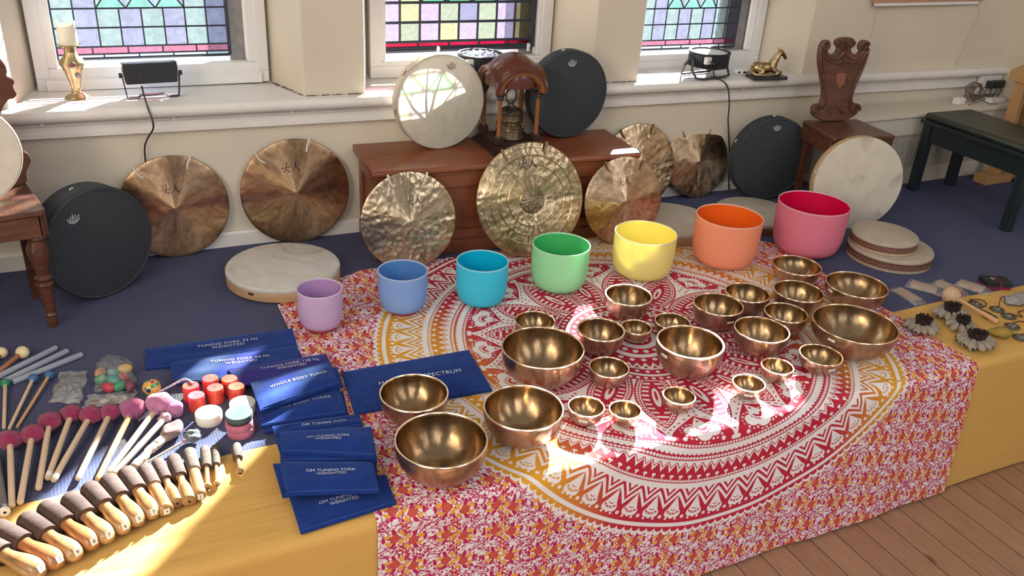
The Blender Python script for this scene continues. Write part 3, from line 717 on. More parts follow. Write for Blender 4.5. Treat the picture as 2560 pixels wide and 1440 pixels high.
M_G2 = gong_mat('lathe-turned bronze, bright', (.78, .60, .42), (.62, .43, .28), 34, .45, .25)
M_G3 = gong_mat('hammered bronze, pale', (.84, .68, .47), (.64, .47, .31), 46, .8, .22)
M_G4 = gong_mat('dull ringed bronze', (.74, .59, .38), (.52, .40, .24), 46, .7, .28)
M_GR = plain('dark gong edge', (.20, .12, .06), .4, 1)
M_CORDW = plain('white cord', (.70, .66, .58), .9); M_CORDB = plain('brown twisted cord', (.28, .17, .08), .9, var=.4, vscale=300)
M_INK = plain('black brush ink', (.008, .008, .010), .5)
GLYPH = [([(.20, .90), (.26, .84), (.31, .76)], (.02, .07, .09)), ([(.10, .68), (.17, .62), (.22, .54)], (.02, .07, .09)),
         ([(.0, .38), (.3, .42), (.62, .47), (.98, .50)], (.08, .06, .06, .09)), ([(.60, 1.0), (.59, .75), (.55, .45), (.40, .2), (.12, .0)], (.09, .08, .08, .07, .02)),
         ([(.56, .30), (.72, .18), (.90, .04)], (.05, .09, .11)),
         ([(1.62, .98), (1.60, .7), (1.50, .4), (1.30, .18), (1.10, .06)], (.08, .09, .08, .06, .02)), ([(1.60, .72), (1.72, .45), (1.88, .25), (2.12, .10)], (.05, .10, .12, .08))]
def pose(x, y, z0, lean, yaw):
    """frame whose x runs along the disc, y up the disc, z out of its face, standing on (x, y, z0)"""
    s = Vector((math.cos(yaw), math.sin(yaw), 0)); bk = Vector((-math.sin(yaw), math.cos(yaw), 0))
    up = bk*math.sin(lean)+Vector((0, 0, math.cos(lean))); n = s.cross(up)
    return Matrix(((s.x, up.x, n.x, x), (s.y, up.y, n.y, y), (s.z, up.z, n.z, z0), (0, 0, 0, 1)))
def gong(x, y, r, lean, yaw, label, mat, cord, tw, ink_at, ink_sz, rings=False, cords=((-.62, .78, 0), (.45, .89, 0)), z0=0):
    t = thing('gong', label, 'gong', mat=pose(x, y, z0+.001, lean, yaw), group='bronze gongs leaning in a row at the back')
    T = Matrix.Translation((0, r, .004))
    if rings:
        prof = [(0, .010), (r*.215, .010), (r*.235, .0045), (r*.25, .006)]+[(r*q, .006+.0022*math.sin(i*PI)) for i, q in enumerate((.3, .42))]
        prof += [(r*.44, .0075), (r*.46, .005), (r*.60, .0045), (r*.615, .007), (r*.635, .0045), (r*.76, .0035), (r*.775, .006), (r*.79, .003), (r*.90, .001), (r*.915, -.002), (r*.985, -.006), (r, -.010)]
    else:
        prof = [(0, .020), (r*.04, .0182), (r*.25, .0115), (r*.5, .0058), (r*.75, .0026), (r*.93, .0006), (r*.985, -.0008), (r, -.002)]
    d = MB(); d.lathe(prof+[(r, prof[-1][1]-.003), (0, prof[-1][1]-.003)], 96)
    dk = d.build('disc', mat, t, loc=(0, r, .004), smooth=25)
    MB().lathe([(r*.996, prof[-1][1]+.0006), (r+.0008, prof[-1][1]-.001), (r*.996, prof[-1][1]-.0032)], 96).build('edge', M_GR, t, loc=(0, r, .004))
    def zf(q):
        for (r1, z1), (r2, z2) in zip(prof, prof[1:]):
            if r1 <= q <= r2: return z1+(z2-z1)*(q-r1)/max(r2-r1, 1e-6)
        return prof[-1][1]
    if rings:
        bs = MB(); rg = random.Random(5)
        bs.lathe([(0, .012), (r*.20, .0118), (r*.218, .0098)], 48); bs.build('boss', gong_mat('rough dark bronze boss', (.42, .34, .22), (.25, .19, .11), 120, 1.0, .4), t, loc=(0, r, .004))
    for cx, cy, dn in cords:                                # a loop through a hole, over the edge and behind
        q = math.hypot(cx, cy); ex, ey = cx/q*r, r+cy/q*r
        inn = .80 if not tw else .84
        hx, hy = cx/q*r*inn, r+cy/q*r*inn
        pts = [(hx, hy, .002), (hx, hy, .0075), ((hx+ex)/2-.004, (hy+ey)/2, .0095), (ex, ey+.004, .007), (ex*1.01, ey+.006, -.001), (ex*.98, ey-.004, -.008)]
        c = MB(); c.tube(bez(pts, 5), .0036 if not tw else .0050, 8); c.build('hanging_cord', cord, t)
    l = MB(); ox, oy = ink_at
    for pts, ws in GLYPH:
        p = bez(pts, 5); k = len(p); wv = [ws[min(int(i/5), len(ws)-1)]+(ws[min(int(i/5)+1, len(ws)-1)]-ws[min(int(i/5), len(ws)-1)])*((i % 5)/5) for i in range(k)]
        vs, fs = ribbon([((q.x-1.05)*ink_sz*.78, (q.y-.5)*ink_sz) for q in p], [w_*ink_sz*.85 for w_ in wv])
        l.add([(vx+ox, vy+oy+r, zf(math.hypot(vx+ox, vy+oy))+.0047) for vx, vy, _ in vs], fs)
    l.build('lettering', M_INK, t, smooth=0)
    return t
gong(.226, 3.322, .199, D_(6), D_(.4), 'warm bronze gong leaning on the wall beside the big black drum', M_G1, M_CORDW, False, (-.008, .075), .040, cords=((-.62, .79, 0), (.38, .92, 0)))
gong(.685, 3.322, .214, D_(4.5), D_(-3), 'large dull bronze gong leaning on the wall left of the wooden chest', M_G1, M_CORDW, False, (-.015, .105), .044, cords=((-.66, .74, 0), (.30, .95, 0)))
gong(1.032, 2.925, .189, D_(11.5), D_(-2), 'bright bronze gong with white cords leaning on the left end of the wooden chest', M_G3, M_CORDW, False, (.018, .080), .038, cords=((-.38, .92, 0), (.42, .90, 0)), z0=.0078)
gong(1.538, 2.872, .232, D_(15.6), D_(-3.6), 'largest gong, with raised rings and dark centre boss, leaning on the middle of the chest', M_G4, M_CORDB, True, (-.015, .150), .050, rings=True, cords=((-.50, .86, 0), (.32, .94, 0)), z0=.0078)
gong(1.967, 2.874, .185, D_(12), D_(-2), 'pinkish bronze gong leaning on the right end of the wooden chest', M_G2, M_CORDB, False, (-.005, .085), .036, cords=((-.46, .88, 0), (.52, .85, 0)), z0=.0078)
gong(2.278, 3.232, .197, D_(13), D_(0), 'pale bronze gong half hidden behind the right end of the wooden chest', M_G3, M_CORDB, False, (-.025, .075), .036, cords=((-.50, .86, 0), (.40, .92, 0)))
gong(2.638, 3.264, .180, D_(14), D_(-.8), 'smallest gong, bronze with a dark right half, leaning on the wall under the right window', M_G2, M_CORDB, False, (-.010, .075), .036, cords=((-.52, .85, 0), (.45, .89, 0)))
# ================================================================ DRUMS
M_BLK = plain('black drum cloth', (.030, .036, .046), .75, var=.25, vscale=90, bmp=.3, bscale=500, bdist=.0008)
M_BLKS = plain('black drum shell cloth', (.035, .043, .054), .65, var=.25, vscale=60, bmp=.25, bscale=300)
M_SKIN = plain('cream drum skin', (.62, .56, .47), .55, col2=(.52, .46, .37), vscale=7, bmp=.06, bscale=90)
def stained_skin(name, seed, c=(.60, .55, .46), d=(.30, .27, .23), a=.53, b2=.66):
    m, nt, b = nmat(name); b.inputs['Roughness'].default_value = .5
    mp = node(nt, 'Mapping'); mp.inputs['Location'].default_value = (seed, seed*2.3, 0); nt.links.new(node(nt, 'TexCoord').outputs['Object'], mp.inputs[0])
    n = noise(nt, 5.5, 6, mp.outputs[0], .62, .7); n2 = noise(nt, 16, 4, mp.outputs[0])
    c0 = mixc(nt, X(nt, contrast(nt, n2.outputs['Fac'], .35, .7)), c, tuple(v*.86 for v in c))
    nt.links.new(mixc(nt, X(nt, contrast(nt, n.outputs['Fac'], a, b2))*.8, c0, d), b.inputs['Base Color']); bump(nt, b, n2.outputs['Fac'], .1, .003); return m
M_SHELLW = plain('pale birch drum shell', (.52, .34, .19), .5, var=.25, vscale=8, stretch=(1, 1, 12))
M_SHELLC = plain('cream drum shell', (.60, .53, .43), .6, var=.15, vscale=40, bmp=.25, bscale=120)
def crown_logo(parent, cx, cy, wd, z, mat, rotz=0):
    """five-pointed crown with the maker's name inside it and two lines below"""
    l = MB(); w_ = wd; h = wd*.62
    pts = [(-.42, .0), (-.5, .62), (-.25, .30), (-.20, .78), (-.03, .38), (.0, 1.0), (.03, .38), (.20, .78), (.25, .30), (.5, .62), (.42, .0)]
    P = [(x*w_, y*h) for x, y in pts]
    for a, b in list(zip(P, P[1:]))+[(P[-1], P[0])]:
        vs, fs = ribbon([a, b], w_*.035); l.add(vs, fs)
    vs, fs = text_mesh('REMO', w_*.30, spacing=.95, bold=.0); l.add([(x, y+h*.17, 0) for x, y, _ in vs], fs)
    vs, fs = ribbon([(-.36*w_, -.10*h), (.36*w_, -.10*h)], w_*.03); l.add(vs, fs)
    vs, fs = ribbon([(-.22*w_, -.22*h), (.22*w_, -.22*h)], w_*.045); l.add(vs, fs)
    return l.build('maker_logo', mat, parent, loc=(cx, cy, z), rot=(0, 0, rotz), smooth=0)
M_LOGOW = plain('white print', (.62, .62, .62), .6)
def drum(kind, label, M, r, dep, face, shell, logo=None, tabs=(), name='frame_drum', group='frame drums', band=None, holes=()):
    """face at z = dep looking along +z, centre at the origin of the disc plane"""
    t = thing(name, label, 'drum', mat=M, group=group)
    th = .008
    sh = MB().lathe([(r-.0005, 0), (r, .002), (r, dep-.006), (r-.003, dep-.002), (r-th, dep-.003), (r-th, .002), (r-.0005, 0)], 80)
    shell_o = sh.build('shell', shell, t)
    hd = MB().lathe([(0, dep), (r*.97, dep), (r-.002, dep-.0012), (r+.0006, dep-.005), (r+.0006, dep-.016), (r-.0002, dep-.017)], 80)
    head = hd.build('drumhead', face, t)
    if kind == 'black':
        MB().lathe([(r*.965+.0028*math.cos(a*PI/5), dep+.0005+.0022*math.sin(a*PI/5)) for a in range(11)], 80).build('rim_piping', M_BLKS, t)
    for ang, zz in tabs:
        c = MB().tube([(r*math.cos(ang+a), r*math.sin(ang+a), zz) if k else (0, 0, 0) for k, a in ()] or [((r+.004*math.sin(PI*i/6))*math.cos(ang+(i-3)*.012), (r+.004*math.sin(PI*i/6))*math.sin(ang+(i-3)*.012), zz) for i in range(7)], .0022, 6)
        c.build('cord_loop', M_CORDW, t)
    for ang, zz in holes:
        MB().ball((0, 0, 0), (.006, .014, .0022), 14, 8).build('finger_hole', M_GR if kind != 'dark' else M_INK, t, loc=(r*math.cos(ang), r*math.sin(ang), zz), rot=(0, PI/2, ang))
    if band: MB().lathe([(r+.0005, dep*.22), (r+.0012, dep*.23), (r+.0012, dep*.74), (r+.0005, dep*.75)], 96).build('carved_band', band, t)
    if logo: crown_logo(head, logo[0], logo[1], logo[2], dep+.0008, logo[3], logo[4] if len(logo) > 4 else 0)
    return t
def standing(x, y, z0, r, dep, lean, yaw):
    """matrix of a drum standing on its rim with its face foot at (x, y, z0)"""
    M = pose(x, y, z0+.001, lean, yaw); return M @ Matrix.Translation((0, r+.0006, -dep))
def lying(x, y, z0): return Matrix.Translation((x, y, z0))
drum('black', 'big black drum with white crown logo standing behind the left chair leg', standing(-.039, 3.061, 0, .198, .098, D_(3), D_(29.3)), .198, .098, M_BLK, M_BLKS, (-.075, .105, .044, M_LOGOW, .15), ((1.75, .045), (2.5, .02)))
drum('black', 'black drum with white crown logo standing on the chest beside the wooden bell shelter', standing(1.838, 3.215, .3825, .186, .055, D_(.5), D_(1)), .186, .055, M_BLK, M_BLKS, (.0, .128, .040, M_LOGOW, .10), ((1.75, .03),))
drum('black', 'black drum with white crown logo standing below the right window beside the carved chair', standing(2.955, 3.135, 0, .206, .06, D_(2), D_(-9)), .206, .06, M_BLK, M_BLKS, (.0, .150, .040, M_LOGOW), ((1.6, .03), (2.7, .02)))
def see_through_skin():
    m, nt, b = nmat('translucent cream skin'); b.inputs['Roughness'].default_value = .5
    n = noise(nt, 26, 6, None, .75, .2); n2 = noise(nt, 5, 4); f = X(nt, contrast(nt, n.outputs['Fac'], .45, .6))
    c = mixc(nt, f*.2, (.62, .59, .52), (.45, .41, .33)); c = mixc(nt, X(nt, contrast(nt, n2.outputs['Fac'], .45, .7))*.25, c, (.50, .46, .40)); nt.links.new(c, b.inputs['Base Color'])
    t = node(nt, 'BsdfTranslucent'); nt.links.new(mixc(nt, f*.4, (.75, .75, .66), (.48, .46, .38)), t.inputs[0]); mx = node(nt, 'MixShader'); mx.inputs[0].default_value = .40
    nt.links.new(b.outputs[0], mx.inputs[1]); nt.links.new(t.outputs[0], mx.inputs[2]); nt.links.new(mx.outputs[0], nt.nodes['Material Output'].inputs[0]); return m
cd = drum('cream', 'cream drum with black crown logo, lit from behind, standing on the left of the chest', standing(1.260, 3.215, .3815, .189, .058, D_(2), D_(3)), .189, .058, see_through_skin(), M_SHELLC, (.04, .135, .040, M_INK), (), holes=((2.45, .03), (3.3, .03)))
rp = MB(); rp.ball((-.01, -.035, .006), (.030, .016, .006), 14, 8)     # cord handle tied across the open back
for a in (.75, 1.25, 1.62, 2.35, 3.55, 5.0, 5.9):
    rp.tube(bez([(-.01, -.035, .006), (.09*math.cos(a)-.01, .09*math.sin(a)-.03, .005), (.180*math.cos(a), .180*math.sin(a), .008)], 6), [.0052-.0003*i if i < 9 else .0025 for i in range(13)], 7)
rp.build('cord_handle', M_CORDB, cd)
drum('cream', 'cream goatskin drum with smudged dark patches leaning against the carved chair seat', standing(3.100, 2.700, 0, .214, .050, D_(5.5), D_(-18)), .214, .050, stained_skin('stained goatskin, upright', 3.1), M_SHELLW, None, ((2.9, .03),))
drum('cream', 'large flat cream drum lying on the carpet in front of the dull bronze gong', lying(.555, 3.005, .0085), .208, .050, stained_skin('stained goatskin, flat left', 7.7, (.58, .57, .54)), M_SHELLW, None, (), holes=((-2.35, .025),))
drum('cream', 'flat cream drum lying behind the yellow crystal bowl beside the pinkish gong', lying(2.265, 2.965, .0085), .198, .045, stained_skin('goatskin, flat middle', 12.4, (.52, .47, .40), a=.60), M_SHELLW)
drum('cream', 'flat cream drum with red-brown shell lying between the orange and red crystal bowls', lying(2.72, 2.935, .0005), .180, .048, stained_skin('goatskin, flat right', 22.4, (.50, .46, .39), a=.58), plain('red brown drum shell', (.20, .08, .05), .5, var=.2))
def band_mat():
    m, nt, b = nmat('carved brown band'); b.inputs['Roughness'].default_value = .6
    tcn = node(nt, 'TexCoord'); sp = node(nt, 'SeparateXYZ'); nt.links.new(tcn.outputs['Object'], sp.inputs[0])
    x, y, z = (X(nt, sp.outputs[i]) for i in range(3)); a = y.m('ARCTAN2', x)
    q = z*(1/.05); k = (a*26); wv = (k.m('SINE')*.16+.48-q).abs(); wv2 = ((k+PI).m('SINE')*.16+.48-q).abs()
    vo = node(nt, 'TexVoronoi', feature='DISTANCE_TO_EDGE'); vo.inputs['Scale'].default_value = 130; nt.links.new(tcn.outputs['Object'], vo.inputs['Vector'])
    ln = wv.lt(.045, .02).mx(wv2.lt(.045, .02)).mx(X(nt, vo.outputs['Distance']).lt(.06, .03)*.8); edge = q.lt(.27, .01).mx(q.gt(.70, .01))
    c = mixc(nt, ln, (.30, .15, .10), (.07, .022, .016)); c = mixc(nt, edge, c, (.10, .025, .02)); nt.links.new(c, b.inputs['Base Color']); return m
M_BAND = band_mat(); M_SHELLT = plain('tan drum shell', (.47, .37, .26), .6, var=.15, vscale=30)
M_SKINT = stained_skin('tan skin', 4.4, (.43, .37, .29), (.31, .26, .20), .58, .8)
drum('cream', 'wide shallow drum with carved brown band, lower of the two stacked beside the red bowl', lying(3.03, 2.405, .0005), .176, .055, M_SKINT, M_SHELLT, band=M_BAND)
drum('cream', 'smaller drum with carved brown band, upper of the two stacked beside the red bowl', lying(3.005, 2.43, .057), .138, .050, M_SKINT, M_SHELLT, band=M_BAND)
# ================================================================ WOODEN CHEST
def wood(name, c1, c2, rough=.28, sc=5, stretch=(1, 9, 9), bmp=.06):
    if name in MATS: return MATS[name]
    m, nt, b = nmat(name); b.inputs['Roughness'].default_value = rough
    n = noise(nt, sc, 6, mapping(nt, stretch), .6, 1.0)
    nt.links.new(mixc(nt, X(nt, contrast(nt, n.outputs['Fac'], .32, .7)), c1, c2), b.inputs['Base Color']); bump(nt, b, n.outputs['Fac'], bmp, .002); MATS[name] = m; return m
M_MAH = wood('mahogany', (.24, .075, .030), (.14, .036, .016))
M_MAHD = wood('mahogany end grain', (.20, .06, .026), (.12, .032, .015), stretch=(9, 9, 1))
ch = thing('wooden_chest', 'long polished mahogany chest under the middle window with gongs leaning on it', 'chest', (1.495, 3.165, 0), D_(-3.6))
def bbox(parent, name, x0, y0, z0, x1, y1, z1, mat, bevel=.002, smooth=0):
    return MB().box(x0, y0, z0, x1, y1, z1).build(name, mat, parent, smooth=smooth, bevel=bevel)
bbox(ch, 'body', -.545, -.145, .0, .545, .155, .352, M_MAH)
lid = MB().prism([(-.163, 0), (-.172, .006), (-.172, .016), (-.165, .025), (-.15, .030), (.168, .030), (.168, 0)], -.575, .575, 0, Matrix(((0, 0, 1, 0), (1, 0, 0, 0), (0, 1, 0, .352), (0, 0, 0, 1))))
lid.build('lid', M_MAH, ch, smooth=30, bevel=.002)
bbox(ch, 'lid_moulding', -.556, -.156, .336, .556, .15, .353, M_MAH, .004)
bbox(ch, 'plinth', -.560, -.160, 0, .560, .158, .060, M_MAHD, .006)
fr = MB()
for x0, x1, z0, z1 in ((-.545, .545, .285, .336), (-.545, .545, .06, .10), (-.545, -.49, .1, .285), (.49, .545, .1, .285), (-.03, .03, .1, .285)): fr.box(x0, -.154, z0, x1, -.140, z1)
fr.build('front_frame', M_MAH, ch, smooth=0, bevel=.002)
for s in (-1, 1):
    se = MB()
    for y0, y1, z0, z1 in ((-.145, .155, .29, .336), (-.145, .155, .06, .1), (-.145, -.095, .1, .29), (.105, .155, .1, .29)): se.box(s*.545-(.009 if s < 0 else 0), y0, z0, s*.545+(.009 if s > 0 else 0), y1, z1)
    se.build('end_frame', M_MAHD, ch, smooth=0, bevel=.002)
# ================================================================ BELL SHELTER AND BELL
M_DOME = plain('red brown lacquered wood', (.105, .027, .015), .24, var=.2, vscale=12); M_ARCH = plain('orange brown wood moulding', (.27, .095, .028), .35, var=.3, vscale=14)
M_EBON = plain('ebony stained wood', (.045, .020, .017), .35, var=.3)
sh = thing('bell_shelter', 'small domed wooden bell shelter with four columns standing between the two drums on the chest', 'bell shelter', (1.548, 3.188, .3825), D_(-2))
hw = .118
for k, (e, z0, z1) in enumerate(((.0, 0, .011), (.008, .011, .020), (.016, .020, .029), (.024, .029, .038))): bbox(sh, 'base_step', -hw+e, -hw+e, z0, hw-e, hw-e, z1, M_EBON, .0015)
cp_ = .083
for i, (sx_, sy_) in enumerate(((-1, -1), (1, -1), (1, 1), (-1, 1))):
    col = thing_part = None
    c = MB().lathe([(.0115, .070), (.0105, .076), (.0088, .082), (.0092, .15), (.0085, .205), (.0105, .208), (.0105, .214), (.0085, .216)], 8)
    co_ = c.build('column', M_ARCH, sh, loc=(sx_*cp_, sy_*cp_, 0), smooth=20)
    b_ = MB().box(-.017, -.017, .038, .017, .017, .064); b_.lathe([(.017, .064), (.018, .068), (.013, .072)], 16); b_.build('pedestal', M_EBON, co_, smooth=20, bevel=.0015)
    q = MB(); q.lathe([(.012, .216), (.016, .219), (.014, .224), (.018, .228), (.016, .233), (.021, .238), (.021, .243)], 8); q.build('capital', M_EBON, co_, smooth=20)
R0 = cp_-.008
def arch_pts(r, n=18): return [(r*math.cos(PI*i/n), r*math.sin(PI*i/n)) for i in range(n+1)]
for k in range(4):
    Mx = Matrix.Rotation(k*PI/2, 4, 'Z')
    v = MB(); o_, i_ = arch_pts(cp_+.022), arch_pts(cp_-.016); n = len(o_)
    def ring(mb, ro, ri, y0, y1, zc, groin=False):
        o_, i_ = arch_pts(ro), arch_pts(ri); n = len(o_)
        vs = [(x, max(y0, min(y, -abs(x)+.002)) if groin and e else y, z*.86+zc) for e, y in enumerate((y0, y1)) for P in (o_, i_) for x, z in P]
        f = []
        for j in range(n-1):
            f += [(j, j+1, n+j+1, n+j), (2*n+j, 3*n+j, 3*n+j+1, 2*n+j+1), (j, 2*n+j, 2*n+j+1, j+1), (n+j, n+j+1, 3*n+j+1, 3*n+j)]
        for j in (0, n-1): f.append((j, n+j, 3*n+j, 2*n+j))
        mb.add(vs, f, 0, Mx)
    a = MB(); ring(a, cp_+.004, cp_-.008, -hw+.016, -hw+.046, .243); a.build('arch', M_DOME, sh, smooth=30)
    a = MB()
    for q in range(3): ring(a, cp_+.002+q*.007, cp_-.005+q*.007, -hw+.016-q*.003, -hw+.034, .243)
    a.build('arch_moulding', M_ARCH, sh, smooth=30)
    a = MB(); ring(a, cp_+.026, cp_+.016, -hw+.006, -.02, .243, True); a.build('barrel_roof', M_DOME, sh, smooth=30)
MB().lathe([(.112, .262), (.112, .288), (.104, .318), (.083, .350), (.051, .373), (.020, .383), (0, .384)], 40).build('dome', M_DOME, sh)
M_BELL = bronze('dark antique bronze', (.20, .155, .11), .36, .6, .6, 90)
be = thing('hand_bell', 'ornate dark bronze bell with ring handle standing inside the wooden bell shelter', 'bell', (1.550, 3.190, .4210), .2); be.scale = (1.13, 1.13, 1.10)
MB().lathe([(0, 0), (.060, 0), (.062, .004), (.058, .012), (.050, .022), (.0485, .026), (.051, .029), (.049, .034), (.047, .066), (.0485, .069), (.047, .073), (.0455, .092), (.047, .095), (.044, .099), (.030, .108), (.014, .116), (.011, .122), (.0105, .128), (0, .129)], 56).build('bell_body', M_BELL, be)
hd = MB(); hd.tube([(.0235*math.sin(a*PI/12)*(1+.05*math.cos(a*PI/2)), 0, .155-.0275*math.cos(a*PI/12)) for a in range(24)], .0035, 8, closed=True); hd.build('ring_handle', M_BELL, be)
M_BELLH = plain('bronze relief highlights', (.50, .36, .17), .3, 1)
for k in range(6):                                           # relief of scrolling tulips
    e = MB(); ph = k*PI/3
    def on(a, z, lift=.0012): q = .048+lift; return (q*math.cos(ph+a), q*math.sin(ph+a), z)
    for s in (-1, 1):
        e.tube([on(s*.05, .036), on(s*.20, .045), on(s*.26, .055), on(s*.16, .061), on(s*.12, .056)], .0016, 6); e.tube([on(0, .035), on(s*.10, .050), on(s*.07, .062)], .0017, 6); e.tube([on(s*.33, .036), on(s*.38, .042), on(s*.34, .046)], .0013, 6)
    e.tube([on(0, .035), on(0, .062)], .0018, 6); e.build('relief', M_BELLH, be)
le = MB()
INS = 'VOCEM MEAM AUDI QUI ME TANGIT '
for i, cch in enumerate(INS):
    if cch == ' ': continue
    vs, fs = text_mesh(cch, .013); a0 = -PI/2-.2-.7+i*2*PI/len(INS)
    le.add([(.0474*math.cos(a0+x/.047), .0474*math.sin(a0+x/.047), .083+y) for x, y, _ in vs], fs)
le.build('lettering', M_BELLH, be, smooth=0)
# ================================================================ ON THE WINDOW SILL
M_BRASS = plain('worn brass', (.62, .47, .25), .33, 1, var=.35, vscale=30)
M_WAX = plain('ivory candle wax', (.80, .74, .60), .45)
def sill(x, y): return (x, wy(x, y), wz(x, .59)+.0005)
P0 = at(195, 234, .59); P0 = (P0.x, P0.y)
hd = thing('candle_holder', 'tall brass candle holder set with round stones on the left window sill', 'candle holder', (-.046, 3.50, wz(0, .59)+.0005), .4)
MB().lathe([(0, 0), (.040, 0), (.041, .003), (.034, .010), (.020, .018), (.015, .026), (.0165, .030), (.0145, .036), (.018, .052), (.030, .098), (.040, .118), (.0415, .128), (.036, .138), (.025, .150), (.0195, .165), (.021, .180), (.030, .186), (.040, .188), (.0405, .1905), (0, .1905)], 40).build('stem', M_BRASS, hd, smooth=25)
for i, (a, z, r_) in enumerate(((-2.0, .127, .0405), (-1.5, .088, .028), (.2, .127, .0405), (.9, .088, .028), (2.4, .127, .0405))):
    T = Matrix.Rotation(a, 4, 'Z') @ Matrix.Translation((r_, 0, z)) @ Matrix.Rotation(PI/2-.1, 4, 'Y')
    st = MB().lathe([(.0105, -.002), (.0115, .001), (.0105, .0025), (.0085, .001), (.0085, .003), (.0068, .004), (.0065, .002)], 20, 0, T).build('stone_setting', plain('tarnished silver', (.42, .38, .32), .35, 1), hd)
    MB().ball((0, 0, .002), (.0058, .0058, .004), 14, 8, 0, T).build('stone', plain(('red stone', 'grey green stone')[i % 2], ((.45, .05, .03), (.20, .24, .20))[i % 2], .15), st)
cn = thing('candle', 'thick half-burnt ivory candle with a ragged wall on top of the brass candle holder', 'candle', (-.046, 3.50, wz(0, .59)+.1915), 0)
c = MB(); NA = 48
def rag(a): return .060+.026*max(0, math.cos(a-2.9))**4+.022*max(0, math.cos(a+.2))**5+.010*max(0, math.cos(a-1.5))**8+.006*max(0, math.cos(a+1.4))**2
rows_ = [(.030, lambda a: 0.0), (.0315, lambda a: .004), (.031, lambda a: .035), (.0315, lambda a: rag(a)*.92), (.0305, lambda a: rag(a)), (.0285, lambda a: rag(a)-.001), (.026, lambda a: .052), (.012, lambda a: .046), (.0, lambda a: .045)]
c.grid(lambda a, b: (rows_[round(b*8)][0]*math.cos(2*PI*a), rows_[round(b*8)][0]*math.sin(2*PI*a), rows_[round(b*8)][1](2*PI*a)), NA, 8)
c.build('wax', M_WAX, cn, smooth=60); MB().tube([(0, 0, .044), (.001, 0, .050), (.003, .001, .055)], .0012, 6).build('wick', M_INK, cn)
M_PLAS = plain('black plastic', (.022, .023, .028), .42, var=.2, vscale=40); M_PLAS2 = plain('dark grey plastic', (.045, .047, .052), .45)
M_STEEL = plain('steel bracket', (.55, .54, .52), .3, 1); M_LENS = plain('blue tinted lens', (.25, .30, .48), .12, .2)
fl_ = thing('floodlight', 'rectangular black floodlight on its bracket on the left window sill', 'floodlight', (.208, 3.455, wz(.2, .59)+.0005), D_(3))
bd = MB()
bd.prism([(-.088, .044), (-.094, .090), (-.094, .118), (.094, .118), (.094, .090), (.088, .044)], -.002, .050)
bo = bd.build('housing', M_PLAS, fl_, rot=(PI/2-.10, 0, 0), loc=(0, .03, .006), smooth=0, bevel=.003)
for s in (-1, 1):
    fi = MB()
    for i in range(7): fi.box(s*(.078-i*.0065)-.0014, .066, .049, s*(.078-i*.0065)+.0014, .114, .053)
    fi.build('cooling_fins', M_PLAS2, bo, smooth=0)
MB().box(-.088, .048, -.004, .088, .114, -.002).build('front_glass', M_LENS, bo, smooth=0)
br = MB(); pr = [(-.100, .090), (-.100, .085), (-.092, .004), (-.086, .0), (-.055, .0), (-.040, .010), (.040, .010), (.055, .0), (.086, .0), (.092, .004), (.100, .085), (.100, .090)]
for (x0, z0), (x1, z1) in zip(pr, pr[1:]):
    br.prism([(x0, z0), (x1, z1), (x1+.0001, z1+.0035) if abs(x1-x0) > abs(z1-z0) else (x1+(.0035 if x1 < 0 else -.0035), z1), (x0+.0001, z0+.0035) if abs(x1-x0) > abs(z1-z0) else (x0+(.0035 if x0 < 0 else -.0035), z0)], -.012, .012, 0, Matrix.Rotation(PI/2, 4, 'X'))
br.build('bracket', M_PLAS, fl_, smooth=0)
for s in (-1, 1): MB().lathe([(.0, 0), (.009, 0), (.010, .004), (.009, .010), (0, .010)], 10, 0, Matrix.Translation((s*.0985, .0, .086)) @ Matrix.Rotation(s*PI/2, 4, 'Y')).build('knob', M_PLAS, fl_)
def hang_cord(name, label, pts):
    t = thing(name, label, 'power cord', (0, 0, 0)); MB().tube(bez(pts, 8), .0032, 8).build('cord', M_PLAS, t); return t
hang_cord('lamp_cable', 'black power cord hanging from the rectangular floodlight down behind the warm bronze gong',
          [(.170, 3.425, .645), (.172, 3.37, .618), (.176, 3.318, .592), (.184, 3.300, .555), (.183, 3.305, .52), (.160, 3.345, .47), (.148, 3.36, .43), (.146, 3.365, .36), (.150, 3.366, .20), (.160, 3.366, .02)])
